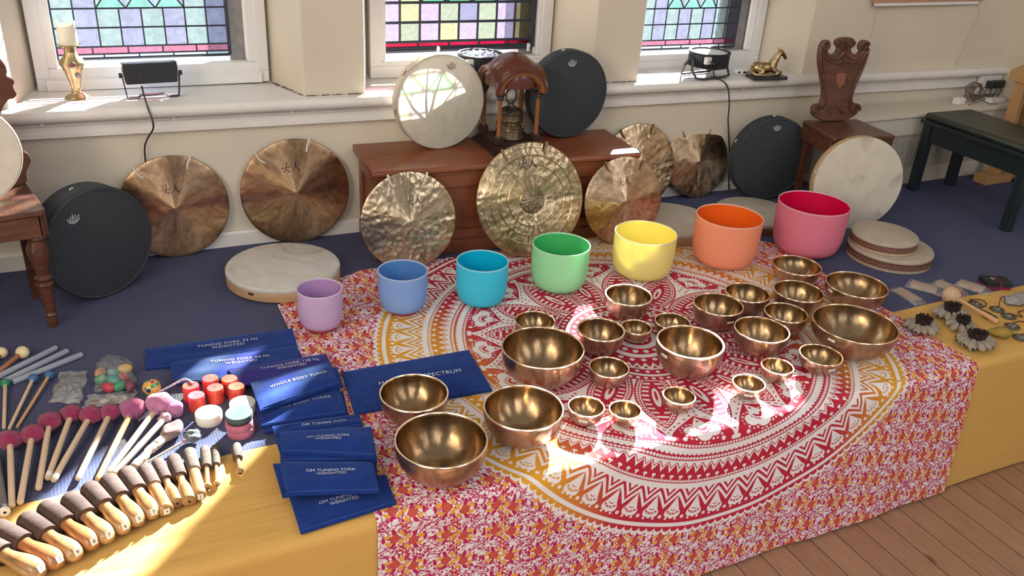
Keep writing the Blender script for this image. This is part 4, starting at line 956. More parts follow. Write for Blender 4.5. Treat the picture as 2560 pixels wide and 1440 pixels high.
def par_light(x, y, z, rz, label, blue, bracket=True, tilt=0.0):
    t = thing('stage_light', label, 'stage light', (x, y, z), rz)
    b = MB(); b.lathe([(0, .044), (.060, .044), (.074, .050), (.092, .088), (.094, .112), (.098, .116), (.098, .122), (.086, .122), (.084, .114), (0, .114)], 40)
    h = b.build('housing', M_PLAS, t, smooth=30)
    f = MB()
    for i in range(40):
        a = 2*PI*i/40; f.box(.076, -.0014, .054, .0955, .0014, .110, 0, Matrix.Rotation(a, 4, 'Z'))
    f.build('cooling_rib', M_PLAS2, h, smooth=0)
    MB().lathe([(0, .1155), (.084, .1155), (.084, .1135)], 40).build('lens_plate', M_LENS if blue else M_UPVC, h)
    if blue:
        g = MB(); g.ball((0, 0, .1165), (.009, .009, .004), 12, 6)
        for ring_, n_ in ((.028, 6), (.054, 12), (.074, 16)):
            for i in range(n_): g.ball((ring_*math.cos(2*PI*i/n_), ring_*math.sin(2*PI*i/n_), .1165), (.008, .008, .004), 10, 6)
        g.build('lens', plain('clear led lens', (.7, .75, .9), .1), h)
    if bracket:
        k = MB()
        for q in ([(-.096, .012, .092), (-.106, -.01, .078), (-.122, -.022, .045), (-.112, -.05, .012), (-.075, -.055, .007), (.06, -.055, .007), (.100, -.05, .012), (.108, -.02, .050), (.096, .012, .092)],
                  [(-.096, .02, .092), (-.118, .03, .06), (-.098, .065, .008), (.088, .065, .008), (.110, .03, .06), (.096, .02, .092)]):
            k.tube(q, .0068, 4)
        k.build('bracket', M_PLAS2, t, smooth=20)
        MB().box(-.092, -.080, .080, -.062, -.060, .112).build('plug_socket', M_UPVC, t, smooth=0, bevel=.002)
        MB().tube(bez([(-.076, -.082, .094), (-.070, -.105, .085), (-.045, -.085, .048), (-.012, -.065, .018), (.012, -.06, .0115)], 6), .0034, 8).build('cable', M_PLAS, t)
    return t
par_light(2.650, wy(2.65, 3.400), wz(2.65, .59)+.0008, D_(8), 'round black stage light pointing up on the right window sill', False)
par_light(1.525, wy(1.5, 3.485), wz(1.5, .59)+.0008, D_(0), 'stage light with a bluish lens on the middle sill, behind the cream drum', True)
hang_cord('lamp_cable', 'black power cord hanging from the round stage light beside the right black drum',
          [(2.655, 3.325, .585), (2.690, 3.275, .572), (2.715, 3.262, .54), (2.745, 3.27, .46), (2.778, 3.30, .38), (2.812, 3.318, .30), (2.838, 3.32, .20), (2.85, 3.315, .10), (2.86, 3.30, .006)])
M_HB = plain('antique gold bronze', (.52, .38, .20), .32, 1, var=.4, vscale=60); M_MARB = plain('black marble', (.03, .032, .038), .2, var=.5, vscale=60)
hs = thing('horse_figurine', 'bronze figurine of a lying horse on a black marble base on the right sill', 'figurine', (2.945, wy(2.94, 3.325), wz(2.94, .59)+.0008), D_(-10))
MB().prism([(-.088, -.042), (.092, -.042), (.092, .042), (-.088, .042)], 0, .017).build('base', M_MARB, hs, smooth=0, bevel=.002)
hb_ = MB()
def limb(p, r, n=10): hb_.tube(bez(p, 5), [r[min(i//5, len(r)-1)]+(r[min(i//5+1, len(r)-1)]-r[min(i//5, len(r)-1)])*((i % 5)/5) for i in range((len(p)-1)*5+1)], n)
hb_.ball((-.050, 0, .036), (.034, .030, .028), 20, 14); hb_.ball((-.010, 0, .034), (.040, .027, .026), 20, 14); hb_.ball((.026, 0, .038), (.024, .024, .027), 20, 14)
limb([(.022, 0, .040), (.034, 0, .066), (.046, 0, .088), (.056, 0, .104)], [.024, .020, .016, .012]); hb_.ball((.058, 0, .103), (.014, .0115, .014), 16, 10)
limb([(.052, 0, .109), (.064, 0, .107), (.078, 0, .095), (.089, 0, .082)], [.0125, .0122, .0095, .0082]); hb_.ball((.0895, 0, .081), (.0086, .0078, .0086), 14, 10)
for s_ in (-1, 1): limb([(-.060, s_*.016, .034), (-.036, s_*.030, .022), (-.058, s_*.034, .010), (-.022, s_*.037, .006)], [.019, .013, .007, .006])
limb([(.024, -.018, .026), (.056, -.022, .018), (.036, -.030, .008), (.064, -.024, .007)], [.013, .009, .006, .006]); limb([(.026, .016, .026), (.068, .016, .014), (.094, .014, .008)], [.013, .008, .006])
for s_ in (-1, 1): hb_.lathe([(0, -.002), (.0050, .001), (.0054, .005), (.0030, .012), (0, .0165)], 10, 0, Matrix.Translation((.050, s_*.0075, .116)) @ Matrix.Rotation(s_*-.18, 4, 'X'))
hbo = hb_.build('body', M_HB, hs, loc=(-.005, 0, .0165), smooth=180)
rm_ = hbo.modifiers.new('one_skin', 'REMESH'); rm_.mode = 'VOXEL'; rm_.voxel_size = .0022; rm_.use_smooth_shade = True
sm_ = hbo.modifiers.new('soften', 'SMOOTH'); sm_.factor = .5; sm_.iterations = 4
mn = MB(); mn.tube(bez([(.046, 0, .128), (.034, -.001, .114), (.022, -.002, .094), (.012, -.002, .074), (.006, -.002, .064)], 5), [.003+.006*math.sin(PI*i/20) for i in range(21)], 8)
for i in range(8): mn.tube(bez([(.044-i*.0052, 0, .124-i*.0082), (.045-i*.005, -.013, .112-i*.0085), (.038-i*.005, -.0185, .098-i*.008)], 4), .0027, 6)
mn.build('mane', M_HB, hs)
tl = MB(); tl.tube(bez([(-.086, -.004, .048), (-.094, -.020, .036), (-.080, -.036, .026), (-.045, -.043, .024), (-.015, -.043, .0225)], 5), [.006, .0065, .007, .007, .007, .0075, .008, .008, .008, .008, .008, .007, .007, .0065, .006, .006, .005, .005, .004, .003, .002], 8); tl.build('tail', M_HB, hs)
ey = MB()
for s in (-1, 1): ey.ball((.0635, s*.0105, .124), .0021, 8, 6)
ey.build('eye', M_INK, hs)
wd = thing('white_pebble_box', 'small flat rounded white object with black side cut-outs behind the horse figurine', 'ornament', (2.880, wy(2.88, 3.43), wz(2.88, .59)+.0008), D_(-6))
MB().lathe([(0, 0), (.040, 0), (.045, .005), (.046, .016), (.043, .022), (.036, .025), (0, .026)], 32, 0, Matrix.Diagonal((1, .62, 1, 1))).build('body', M_UPVC, wd)
wn = MB()
for x in (-.024, .0, .020): wn.prism([(x-.009, .008), (x+.010, .009), (x+.007, .017), (x-.006, .017)], .0, .0035, 0, Matrix.Translation((0, -.025-.0001*abs(x)*40+(.004 if abs(x) > .01 else 0), 0)) @ Matrix.Rotation(PI/2, 4, 'X'))
wn.build('cut_out', M_INK, wd, smooth=0)
# ================================================================ CARVED HALL CHAIRS
M_CH = wood('dark carved mahogany', (.125, .046, .026), (.060, .020, .012), .25, 6, (1, 6, 6))
M_CHS = wood('worn mahogany seat', (.125, .050, .030), (.065, .024, .016), .30, 6, (8, 1, 8))
def spiral(cx, cz, r0, turns, sgn, a0, y, n=26): return [(cx+sgn*r0*(1-.82*i/n)*math.cos(a0+turns*2*PI*i/n), y, cz+r0*(1-.82*i/n)*math.sin(a0+turns*2*PI*i/n)) for i in range(n+1)]
HALF = [(.0, .418), (.032, .414), (.050, .402), (.052, .386), (.040, .374), (.036, .362), (.044, .346), (.064, .340), (.082, .345), (.090, .357), (.080, .366), (.080, .388), (.092, .402), (.112, .404), (.128, .390), (.135, .362), (.133, .322), (.124, .282), (.106, .232), (.090, .186), (.084, .146), (.088, .118), (.100, .112), (.120, .108), (.130, .090), (.126, .066), (.112, .052), (.090, .040), (.060, .030), (.0, .028)]
HALF_L = [(.0, .470), (.040, .468), (.090, .462), (.130, .450), (.155, .430), (.168, .405), (.170, .385), (.166, .372), (.180, .362), (.184, .350), (.178, .338), (.181, .322), (.183, .312), (.172, .300), (.158, .298), (.142, .282), (.126, .255), (.112, .215), (.106, .175), (.112, .145), (.126, .128), (.146, .134), (.166, .132), (.180, .120), (.184, .100), (.176, .082), (.162, .060), (.155, .028), (.10, .020), (.0, .018)]
def hall_chair(label, loc, rz, w_=.345, d=.315, hgt=.425, bw=1.0, bh=1.0, half=None):
    t = thing('hall_chair', label, 'chair', loc, rz)
    hw = w_/2
    seat = [(-hw*.90, d/2), (hw*.90, d/2), (hw, -d/2+.02), (hw*.985, -d/2+.004), (hw*.92, -d/2), (-hw*.92, -d/2), (-hw*.985, -d/2+.004), (-hw, -d/2+.02)]
    MB().prism(seat, hgt-.020, hgt).build('seat', M_CHS, t, smooth=0, bevel=.005)
    ap = MB(); s2 = [(x*.93, y*.93) for x, y in seat]
    for (x0, y0), (x1, y1) in zip(s2, s2[1:]+s2[:1]):
        n_ = Vector((y1-y0, x0-x1)).normalized()*.012
        ap.prism([(x0, y0), (x1, y1), (x1-n_.x, y1-n_.y), (x0-n_.x, y0-n_.y)], hgt-.085, hgt-.019)
    ap.build('apron', M_CH, t, smooth=0)
    for s in (-1, 1):
        L = hgt-.02
        MB().lathe([(0, 0), (.013, 0), (.0155, .010), (.0175, .035), (.016, .040), (.021, .048), (.016, .054), (.0155, .058), (.0245, .145), (.0235, .150), (.0275, .158), (.0205, .166), (.0205, .172), (.0275, .180), (.018, .190), (.021, .205), (.0315, .262), (.0325, .285), (.024, .305), (.0235, .312), (.0305, .320), (.0235, .330), (.0225, .340), (.031, .350), (.029, .358), (.0205, .362), (0, .364)], 24).build('front_leg', M_CH, t, loc=(s*(hw-.040), -d/2+.040, 0))
        bbox(t, 'leg_block', s*(hw-.040)-.025, -d/2+.015, .355, s*(hw-.040)+.025, -d/2+.065, L, M_CH, .003)
        lg = MB(); lg.tube([(s*(hw-.055), d/2-.02, L), (s*(hw-.055), d/2-.02, .25), (s*(hw-.055), d/2-.018, 0)], [.022, .019, .017], 4); lg.build('rear_leg', M_CH, t, smooth=20)
    b0 = hgt-.026; yb = d/2-.030
    out = [(x*bw, z*bh) for x, z in (half or HALF)]; outline = [(p.x, p.y) for p in bez(out, 3)]
    poly = outline+[(-x, z) for x, z in outline[-2:0:-1]]
    MT = Matrix.Translation((0, yb, b0)) @ Matrix.Rotation(-.13, 4, 'X') @ Matrix.Rotation(PI/2, 4, 'X')
    bk = MB().prism(poly, -.012, .012, 0, MT).build('backrest', M_CH, t, smooth=0, bevel=.004)
    F = Matrix.Translation((0, yb, b0)) @ Matrix.Rotation(-.13, 4, 'X')
    cv = MB(); yf = -.0135
    def tb(p, r_): cv.tube([(x*bw, y, z*bh) for x, y, z in p], r_, 8, 0, F)
    for s in (-1, 1):
        tb(spiral(s*.108, .376, .023, 1.6, s, .2, yf), [.0068-.0045*i/26 for i in range(27)])
        tb(spiral(s*.106, .082, .026, 1.7, s, -.3, yf), [.0068-.0045*i/26 for i in range(27)])
        tb(spiral(s*.032, .388, .017, 1.4, -s, 2.6, yf), [.0055-.0035*i/26 for i in range(27)])
        tb(spiral(s*.026, .062, .015, 1.4, -s, 1.2, yf), [.005-.0035*i/26 for i in range(27)])
        e = bez([(s*.129, yf, .366), (s*.126, yf, .320), (s*.114, yf, .276), (s*.096, yf, .225), (s*.080, yf, .175), (s*.074, yf, .130), (s*.080, yf, .095)], 5); tb(e, .0055)
        e = bez([(s*.112, yf, .348), (s*.110, yf, .315), (s*.098, yf, .262), (s*.080, yf, .205), (s*.067, yf, .150), (s*.066, yf, .10), (s*.082, yf, .066)], 5); tb(e, .004)
        e = bez([(s*.126, yf, .355), (s*.100, yf, .322), (s*.070, yf, .305), (s*.040, yf, .298), (s*.012, yf, .305), (s*.003, yf, .290)], 5); tb(e, .0052)
        e = bez([(s*.112, yf, .372), (s*.092, yf, .335), (s*.062, yf, .320), (s*.034, yf, .322), (s*.016, yf, .345), (s*.012, yf, .390)], 5); tb(e, .0042)
        e = bez([(s*.012, yf, .318), (s*.014, yf, .336), (s*.004, yf, .352)], 5); tb(e, .0045)
        e = bez([(s*.012, yf, .288), (s*.020, yf, .292), (s*.018, yf, .302)], 5); tb(e, .004)
    tb([(0, yf, .31), (0, yf, .40)], .0045)
    cv.build('carving', M_CH, bk)
    shd = [(-.026, .255), (-.012, .250), (0, .262), (.012, .250), (.026, .255), (.024, .215), (.016, .195), (.005, .188), (0, .180), (-.005, .188), (-.016, .195), (-.024, .215)]
    sc = MB(); sc.prism([(x*bw, z*bh) for x, z in shd], .011, .0150, 0, MT); sc.build('shield', wood('polished shield', (.26, .10, .06), (.17, .06, .035), .2), bk, smooth=0, bevel=.002)
    return t
hall_chair('carved hall chair with scrolled back and shield behind the cream drum at the right', (3.200, 2.948, 0), D_(-9), .335, .280, .405)
hall_chair('dark carved hall chair with turned legs at the left edge carrying a cream drum', (-.372, 2.985, 0), D_(9), .345, .300, .420, half=HALF_L)
ld = drum('cream', 'cream drum with a red-brown shell leaning back on the left chair seat', standing(-.372, 2.945, .4255, .152, .05, D_(12), D_(0)), .152, .05, stained_skin('cream skin left', 31, (.66, .60, .50), (.55, .48, .36), .6, .8), plain('red brown shell paint', (.34, .07, .03), .45, var=.2))
MB().lathe([(.151, .050), (.1535, .049), (.1535, .040), (.151, .039)], 80).build('rim_band', plain('white rim tape', (.75, .70, .60), .5), ld)
MB().lathe([(0, .0505), (.046, .0505), (.046, .050)], 40, 0, Matrix.Translation((.04, -.035, .0003))).build('painted_spot', plain('orange red paint', (.42, .10, .03), .5), ld)
# ================================================================ RADIATOR COVER, SOCKETS, STOOL, PIANO, BOARD
rc = thing('radiator_cover', 'cream radiator cover with diamond lattice grille along the right of the back wall', 'radiator cover', (0, 0, 0))
M_RC = plain('cream gloss paint', (.60, .55, .47), .45, var=.05)
yf_ = 3.105
bbox(rc, 'top_shelf', 3.33, yf_-.015, .372, 4.62, 3.283, .392, M_RC, .003); bbox(rc, 'front_panel', 3.36, yf_, .275, 4.62, yf_+.018, .372, M_RC, .002)
bbox(rc, 'bottom_rail', 3.36, yf_, 0, 4.62, yf_+.018, .085, M_RC, .002); bbox(rc, 'end_panel', 3.36, yf_, 0, 3.378, 3.283, .372, M_RC, .002)
for x in (3.378, 4.02, 4.58): bbox(rc, 'upright', x, yf_+.001, .085, x+.04, yf_+.017, .275, M_RC, .001)
bbox(rc, 'grille_backing', 3.378, yf_+.03, .06, 4.6, yf_+.035, .30, plain('dark inside of cover', (.10, .085, .07), .9), 0)
lt = MB(); pitch = .017; z0, z1 = .085, .275
i = 0; x = 3.378-(z1-z0)
while x < 4.62:
    for s in (0, 1):
        xa, xb = (x, x+(z1-z0)*.62) if s == 0 else (x+(z1-z0)*.62, x)
        if min(xa, xb) > 3.375 and max(xa, xb) < 4.62: lt.tube([(xa, yf_+.010+s*.002, z0), (xb, yf_+.010+s*.002, z1)], .0027, 4)
    x += pitch
lt.build('lattice_grille', M_RC, rc, smooth=0)
so = thing('socket_box', 'white wall socket box with black plugs on the wall above the radiator cover', 'socket', (4.47, 3.272, .435))
bbox(so, 'box', -.02, -.03, -.02, .14, .0, .085, M_UPVC, .004)
for x in (.035, .078, .118):
    p = MB().box(x-.017, -.062, .02, x+.017, -.03, .058); p.tube(bez([(x, -.055, .022), (x-.006, -.066, .004), (x-.012, -.060, -.022), (x-.004, -.05, -.04)], 5), .0034, 6); p.build('plug', M_PLAS, so, smooth=20, bevel=.004)
ad = thing('power_adapter', 'small white power adapter lying on the radiator cover beside the tangled wire', 'power adapter', (4.24, 3.19, .3925), .1)
bbox(ad, 'body', -.03, -.02, 0, .03, .02, .034, M_UPVC, .004)
ad2 = thing('adapter_block', 'flat white adapter block on the radiator cover in front of the socket box', 'power adapter', (4.50, 3.165, .3925), -.05)
bbox(ad2, 'body', -.055, -.022, 0, .055, .022, .024, M_UPVC, .004)
tw = thing('tangled_wire', 'tangle of thin brown wire coiled on the radiator cover', 'wire', (4.36, 3.20, .396))
rg = random.Random(11); p = []
for i in range(46):
    a = i*1.05+rg.uniform(-.3, .3); q = .035+.030*rg.random(); p.append((q*math.cos(a)*1.1, .020*math.sin(a*.7), .052+q*math.sin(a)*.85))
p = [(-.09, -.05, .0), (-.05, -.04, .001)]+p+[(.05, -.06, .002), (.10, -.08, 0)]
MB().tube(bez(p, 4), .0017, 6).build('wire', plain('brown wire', (.10, .06, .05), .5), tw)
st = thing('piano_stool', 'black padded piano stool with square legs at the right edge of the photo', 'stool', (3.985, 2.735, 0), D_(-1))
M_STL = plain('black stained wood', (.016, .024, .028), .35, var=.2); M_LEA = plain('dark green black leather', (.022, .028, .022), .38, bmp=.2, bscale=220)
hx, hy = .165, .315
cu = MB(); cu.box(-hx, -hy, .375, hx, hy, .412); cu.build('cushion', M_LEA, st, smooth=60, bevel=.018)
bbox(st, 'seat_board', -hx-.006, -hy-.006, .357, hx+.006, hy+.006, .377, M_STL, .003)
fr_ = MB()
for s in (-1, 1): fr_.box(-hx+.02, s*(hy-.035)-.012, .265, hx-.02, s*(hy-.035)+.012, .357); fr_.box(s*(hx-.035)-.012, -hy+.02, .265, s*(hx-.035)+.012, hy-.02, .357)
fr_.build('frame', M_STL, st, smooth=0, bevel=.002)
for a in (-1, 1):
    for b_ in (-1, 1):
        MB().prism([(-.022, -.022), (.022, -.022), (.022, .022), (-.022, .022)], 0, .357).build('leg', M_STL, st, loc=(a*(hx-.03), b_*(hy-.03), 0), smooth=0, bevel=.003)
pn = thing('upright_piano', 'light oak upright piano at the right edge behind the piano stool', 'piano', (0, 0, 0))
M_OAK = wood('light oak', (.50, .29, .13), (.40, .22, .095), .4, 5, (1, 8, 8)); M_OAKD = wood('brown oak panel', (.34, .18, .08), (.26, .13, .06), .45, 5, (8, 8, 1))
MB().prism([(3.06, .545), (3.06, .60), (2.96, .665), (2.30, .665), (2.30, .545)], 4.40, 4.445, 0, Matrix(((0, 0, 1, 0), (1, 0, 0, 0), (0, 1, 0, 0), (0, 0, 0, 1)))).build('side_cheek', M_OAK, pn, smooth=0, bevel=.004)
bbox(pn, 'key_bed', 4.445, 2.30, .545, 4.60, 3.05, .60, M_OAK, .003); bbox(pn, 'key_lid', 4.445, 2.32, .62, 4.60, 2.98, .645, M_OAKD, .003)
bbox(pn, 'side_leg', 4.42, 2.97, .02, 4.46, 3.03, .545, M_OAK, .003); bbox(pn, 'lower_panel', 4.53, 2.30, .02, 4.56, 3.05, .545, M_OAKD, .002)
bbox(pn, 'toe_block', 4.32, 2.945, 0, 4.53, 3.03, .05, M_OAK, .004)
bd_ = thing('notice_board', 'wooden edged board high on the wall at the top right, white batten below', 'notice board', (3.93, 3.295, .915))
bbox(bd_, 'bottom_rail', -.385, -.022, .0, .39, .0, .034, wood('pinkish pine', (.52, .27, .17), (.42, .20, .12), .4, 5, (1, 9, 9)), .003)
bbox(bd_, 'panel', -.385, -.008, .034, .39, .0, .42, plain('cork', (.34, .22, .13), .9, var=.2, vscale=90), 0); bbox(bd_, 'batten', -.37, -.016, -.018, .36, .0, .0, M_UPVC, .002)
wr_ = thing('wall_wire', 'thin white wire running down the wall below the wooden edged board', 'wire', (0, 0, 0))
q = [(4.30, 3.29, .90), (4.33, 3.288, .86), (4.335, 3.288, .80), (4.30, 3.288, .72), (4.295, 3.288, .66), (4.27, 3.286, .585), (4.28, 3.278, .566)]
MB().tube(bez(q, 6), .0026, 6).build('wire', plain('yellowed wire', (.55, .49, .40), .6), wr_)
# ================================================================ LEFT FRONT: STRIKERS, MALLETS, POUCHES, CUPS
def along(a, b):
    """frame at a whose z runs towards b; its x stays level"""
    z = (b-a).normalized(); x = Vector((0, 0, 1)).cross(z).normalized(); y = z.cross(x)
    return Matrix(((x.x, y.x, z.x, a.x), (x.y, y.y, z.y, a.y), (x.z, y.z, z.z, a.z), (0, 0, 0, 1)))
def on_surface(p_end, p_head, r_end, r_head, base=.0045):
    a = at(*p_end, base+r_end); b = at(*p_head, base+r_head); return along(a, b), (b-a).length
M_LEATH = plain('brown suede', (.085, .046, .036), .95, var=.35, vscale=60, bmp=.4, bscale=220, bdist=.002)
M_LEATH2 = plain('greyish suede', (.115, .082, .062), .95, var=.4, vscale=70, bmp=.4, bscale=220, bdist=.002)
M_OL = wood('olive wood', (.44, .26, .115), (.20, .085, .032), .28, 9, (6, 6, .8)); M_OLR = wood('red olive wood', (.36, .15, .065), (.23, .085, .032), .25, 9, (6, 6, .8))
M_HOLE = plain('dark hole', (.03, .015, .008), .8)
STR = [  # end px, head px, head radius, kind, wood, label
 ((104, 1432), (-62, 1352), .029, 'A', 0, 'turned wood striker cut off by the bottom left corner, only its reddish handle showing', '1'),
 ((150, 1408), (-8, 1322), .028, 'A', 1, 'largest striker seen almost whole, dark suede head at the left edge and plain red-brown handle', '2'),
 ((195, 1390), (64, 1298), .0265, 'A', 0, 'suede-headed striker with a dark seam along its handle, between two red-brown handled ones', '9'),
 ((236, 1363), (114, 1269), .0265, 'A', 1, 'suede-headed striker with a glossy orange-red handle', '8'),
 ((274, 1347), (174, 1248), .0265, 'A', 0, 'suede-headed striker with a chipped pale patch at its handle end, right of the orange-red one', '7'),
 ((314, 1325), (223, 1221), .026, 'A', 0, 'third bulb-handled suede striker from the right end of the big ones', '6'),
 ((349, 1306), (270, 1201), .0255, 'A', 0, 'second bulb-handled suede striker from the right end of the big ones', '5'),
 ((385, 1288), (315, 1182), .025, 'A', 0, 'rightmost of the big bulb-handled suede strikers', '3'),
 ((417, 1278), (362, 1172), .021, 'B', 0, 'straight-handled suede striker next to the big bulb-handled ones', '4'),
 ((444, 1259), (394, 1157), .0185, 'C', 0, 'waisted suede striker with a hole in its end, left of its twin', ''),
 ((474, 1254), (433, 1146), .0195, 'C', 0, 'waisted suede striker with a hole in its end, right of its twin', ''),
 ((501, 1241), (473, 1130), .0185, 'B', 0, 'straight-handled striker with a greyish suede head, beside the two thin ones', '2'),
 ((520, 1221), (513, 1122), .0145, 'D', 0, 'thin striker with a round knob, the thicker headed of the two side by side', ''),
 ((543, 1214), (538, 1118), .0115, 'D', 0, 'thinnest striker with a very dark suede head and round knob', ''),
 ((600, 1184), (590, 1114), .0140, 'D', 0, 'thin striker lying apart below the pink tins', ''),
]
for pe, ph, R_, kd, wk, lb, num in STR:
    R_ *= .94
    re = {'A': R_*.86, 'B': R_*.92, 'C': R_*.92, 'D': R_*.70}[kd]
    M, L = on_surface(pe, ph, re, R_)
    t = thing('bowl_striker', lb, 'striker', mat=M, group='suede headed strikers on the yellow cloth')
    wood_m = (M_OL, M_OLR)[wk]; q = R_
    if kd == 'A': hp = [(0, -.004), (q*.35, -.003), (q*.68, .004), (q*.88, .018), (q*.92, .034), (q*.86, L*.26), (q*.70, L*.38), (q*.60, L*.47), (q*.62, L*.54), (q*.74, L*.60)]; hs_ = .55
    elif kd == 'B': hp = [(0, 0), (q*.80, .001), (q*.92, .004), (q*.92, .012), (q*.90, L*.3), (q*.82, L*.50), (q*.80, L*.53), (q*.70, L*.535), (q*.70, L*.555), (q*.85, L*.56)]; hs_ = .56
    elif kd == 'C': hp = [(0, 0), (q*.75, .001), (q*.92, .005), (q*.95, .02), (q*.90, L*.26), (q*.72, L*.36), (q*.55, L*.44), (q*.52, L*.50), (q*.62, L*.58)]; hs_ = .55
    else: hp = [(0, 0), (q*.42, .001), (q*.72, .006), (q*.74, .011), (q*.56, .017), (q*.44, .022), (q*.46, L*.5), (q*.46, L*.58)]; hs_ = .52
    hp_s = [(max(p.x, 0), p.y) for p in bez(hp[:1]+hp[1:], 3)] if kd != 'B' else hp
    hdl = MB().lathe(hp_s+[(0, hp_s[-1][1])], 28).build('handle', wood_m, t, smooth=35)
    e0 = L*hs_; head = [(q*.55, e0+.001), (q*.97, e0), (q, e0+.003), (q*1.02, L*.78), (q, L-.006), (q*.92, L), (q*.6, L+.002), (0, L+.002)]
    MB().lathe(head, 28).build('suede_head', M_LEATH2 if kd == 'D' or 'greyish' in lb else M_LEATH, t, smooth=35)
    if kd in 'CD': MB().lathe([(0, -.0004), (q*.2, -.0004), (q*.2, .001)], 12).build('end_hole', M_HOLE, hdl)
    elif num:
        T = Matrix.Translation((0, 0, -.0006)) @ Matrix.Rotation(PI, 4, 'X') @ Matrix.Rotation(PI, 4, 'Z') if kd == 'B' else Matrix.Translation((0, q*.50, -.0014)) @ Matrix.Rotation(math.radians(207), 4, 'X') @ Matrix.Rotation(PI, 4, 'Z')
        s = MB().box(-.007, -.008, -.0004, .007, .008, .0012, 0, T).build('number_sticker', M_STICK, t, smooth=0)
        vs, fs = text_mesh(num, .012); MB().add([(x, y, .0016) for x, y, _ in vs], fs, 0, T).build('lettering', M_PRINT, s, smooth=0)
# --- felt mallets
def felt_mat(name, c1, c2):
    m, nt, b = nmat(name); b.inputs['Roughness'].default_value = 1; b.inputs['Specular IOR Level'].default_value = .05
    b.inputs['Sheen Weight'].default_value = .35
    n = noise(nt, 60, 6, None, .75, 1.5); n2 = noise(nt, 13, 3)
    c = mixc(nt, X(nt, contrast(nt, n.outputs['Fac'], .35, .68)), c1, c2); nt.links.new(c, b.inputs['Base Color'])
    bump(nt, b, X(nt, n.outputs['Fac'])+X(nt, n2.outputs['Fac'])*2, .9, .008); return m
M_F1 = felt_mat('magenta felt', (.42, .028, .13), (.26, .012, .07)); M_F2 = felt_mat('pink felt', (.52, .13, .33), (.36, .06, .20)); M_F3 = felt_mat('pale pink felt', (.66, .28, .48), (.52, .14, .33))
M_F4 = felt_mat('brown pink wool', (.34, .21, .20), (.20, .11, .11)); M_F5 = felt_mat('dark grey wool', (.025, .034, .034), (.30, .31, .31))
M_BEECH = wood('pale beech', (.66, .50, .36), (.55, .39, .26), .35, 8, (5, 5, .7)); M_TAN = wood('tan beech', (.60, .36, .18), (.52, .29, .13), .35, 8, (5, 5, .7))
def lumpy_ball(mb, c, r, amp, seed, n=36, m=24, M=None):
    rg = random.Random(seed); ph = [(rg.uniform(0, 6), rg.uniform(0, 6), rg.randint(2, 5), rg.randint(1, 4)) for _ in range(5)]
    def fn(a, b):
        th, f = 2*PI*a, PI*b
        k = 1+amp*sum(math.sin(p+th*i)*math.sin(q+f*j)*math.sin(f) for p, q, i, j in ph)/2.5
        return (c[0]+r[0]*k*math.sin(f)*math.cos(th), c[1]+r[1]*k*math.sin(f)*math.sin(th), c[2]-r[2]*k*math.cos(f))
    mb.grid(fn, n, m, M=M)
FELT = [  # end px, head px, head radius, base, felt, wood, label
 ((30, 1266), (25, 1100), .030, M_F1, M_BEECH, 'magenta felt mallet, first from the left edge'),
 ((50, 1258), (81, 1085), .030, M_F1, M_BEECH, 'magenta felt mallet, second from the left edge'),
 ((96, 1222), (124, 1054), .031, M_F1, M_BEECH, 'magenta felt mallet, third from the left edge'),
 ((119, 1197), (179, 1034), .029, M_F1, M_BEECH, 'magenta felt mallet, fourth from the left edge, next to the one with the taped end'),
 ((133, 1202), (227, 1037), .030, M_F1, M_BEECH, 'magenta felt mallet with white tape round its handle end'),
 ((194, 1198), (277, 1031), .029, M_F1, M_BEECH, 'rightmost magenta felt mallet, beside the purple-pink one'),
 ((244, 1199), (333, 1021), .035, M_F2, M_TAN, 'purple-pink felt mallet with a tan ringed handle'),
 ((272, 1182), (400, 1009), .038, M_F3, M_BEECH, 'pale pink felt mallet with the largest round head'),
]
for i, (pe, ph, R_, fm, wm, lb) in enumerate(FELT):
    M, L = on_surface(pe, ph, .0078, R_*.86)
    t = thing('felt_mallet', lb, 'mallet', mat=M, group='felt headed mallets in a fan')
    h = MB().lathe([(0, -.001), (.0062, 0), (.0080, .004), (.0080, L*.5), (.0078, L-.032), (.0072, L-.0315), (.0072, L-.0305), (.0078, L-.030), (.0075, L), (0, L)], 20)
    ho = h.build('handle', wm, t, smooth=40)
    if fm is M_F2:
        for z in (.075, .082, .089): MB().lathe([(.0081, z), (.0083, z+.0008), (.0081, z+.0016)], 20).build('burnt_ring', M_GR, ho)
    if 'tape' in lb: MB().lathe([(.0082, .006), (.0085, .007), (.0085, .020), (.0082, .021)], 20).build('white_tape', M_STICK, ho)
    hb = MB(); lumpy_ball(hb, (0, 0, L), (R_, R_*.86, R_*.90), .10, i+2); hb.build('felt_head', fm, t, smooth=180)
    if fm is M_F2 or fm is M_F3:
        cf = MB(); lumpy_ball(cf, (0, 0, L-R_*.92), (.013, .012, .011), .35, i+40, 20, 12); cf.build('felt_cuff', fm, t, smooth=180)
M, L = on_surface((286, 1184), (434, 1022), .0078, .022)
t = thing('felt_mallet', 'mottled pink and white wool mallet lying under the driftwood one', 'mallet', mat=M, group='felt headed mallets in a fan')
MB().lathe([(0, -.001), (.0066, 0), (.0082, .004), (.0084, L*.6), (.0085, L-.02), (0, L)], 18).build('handle', M_BEECH, t)
hb = MB(); lumpy_ball(hb, (0, 0, L), (.028, .025, .025), .18, 77); hb.build('felt_head', M_F3, t, smooth=180)
cf = MB(); lumpy_ball(cf, (0, .0, L-.040), (.016, .013, .018), .4, 78); cf.build('wool_cuff', felt_mat('white pink wool', (.70, .45, .56), (.55, .28, .40)), t, smooth=180)
M, L = on_surface((334, 1166), (452, 1055), .010, .020)
t = thing('driftwood_mallet', 'driftwood stick mallet with a long brown-pink woolly head', 'mallet', mat=M)
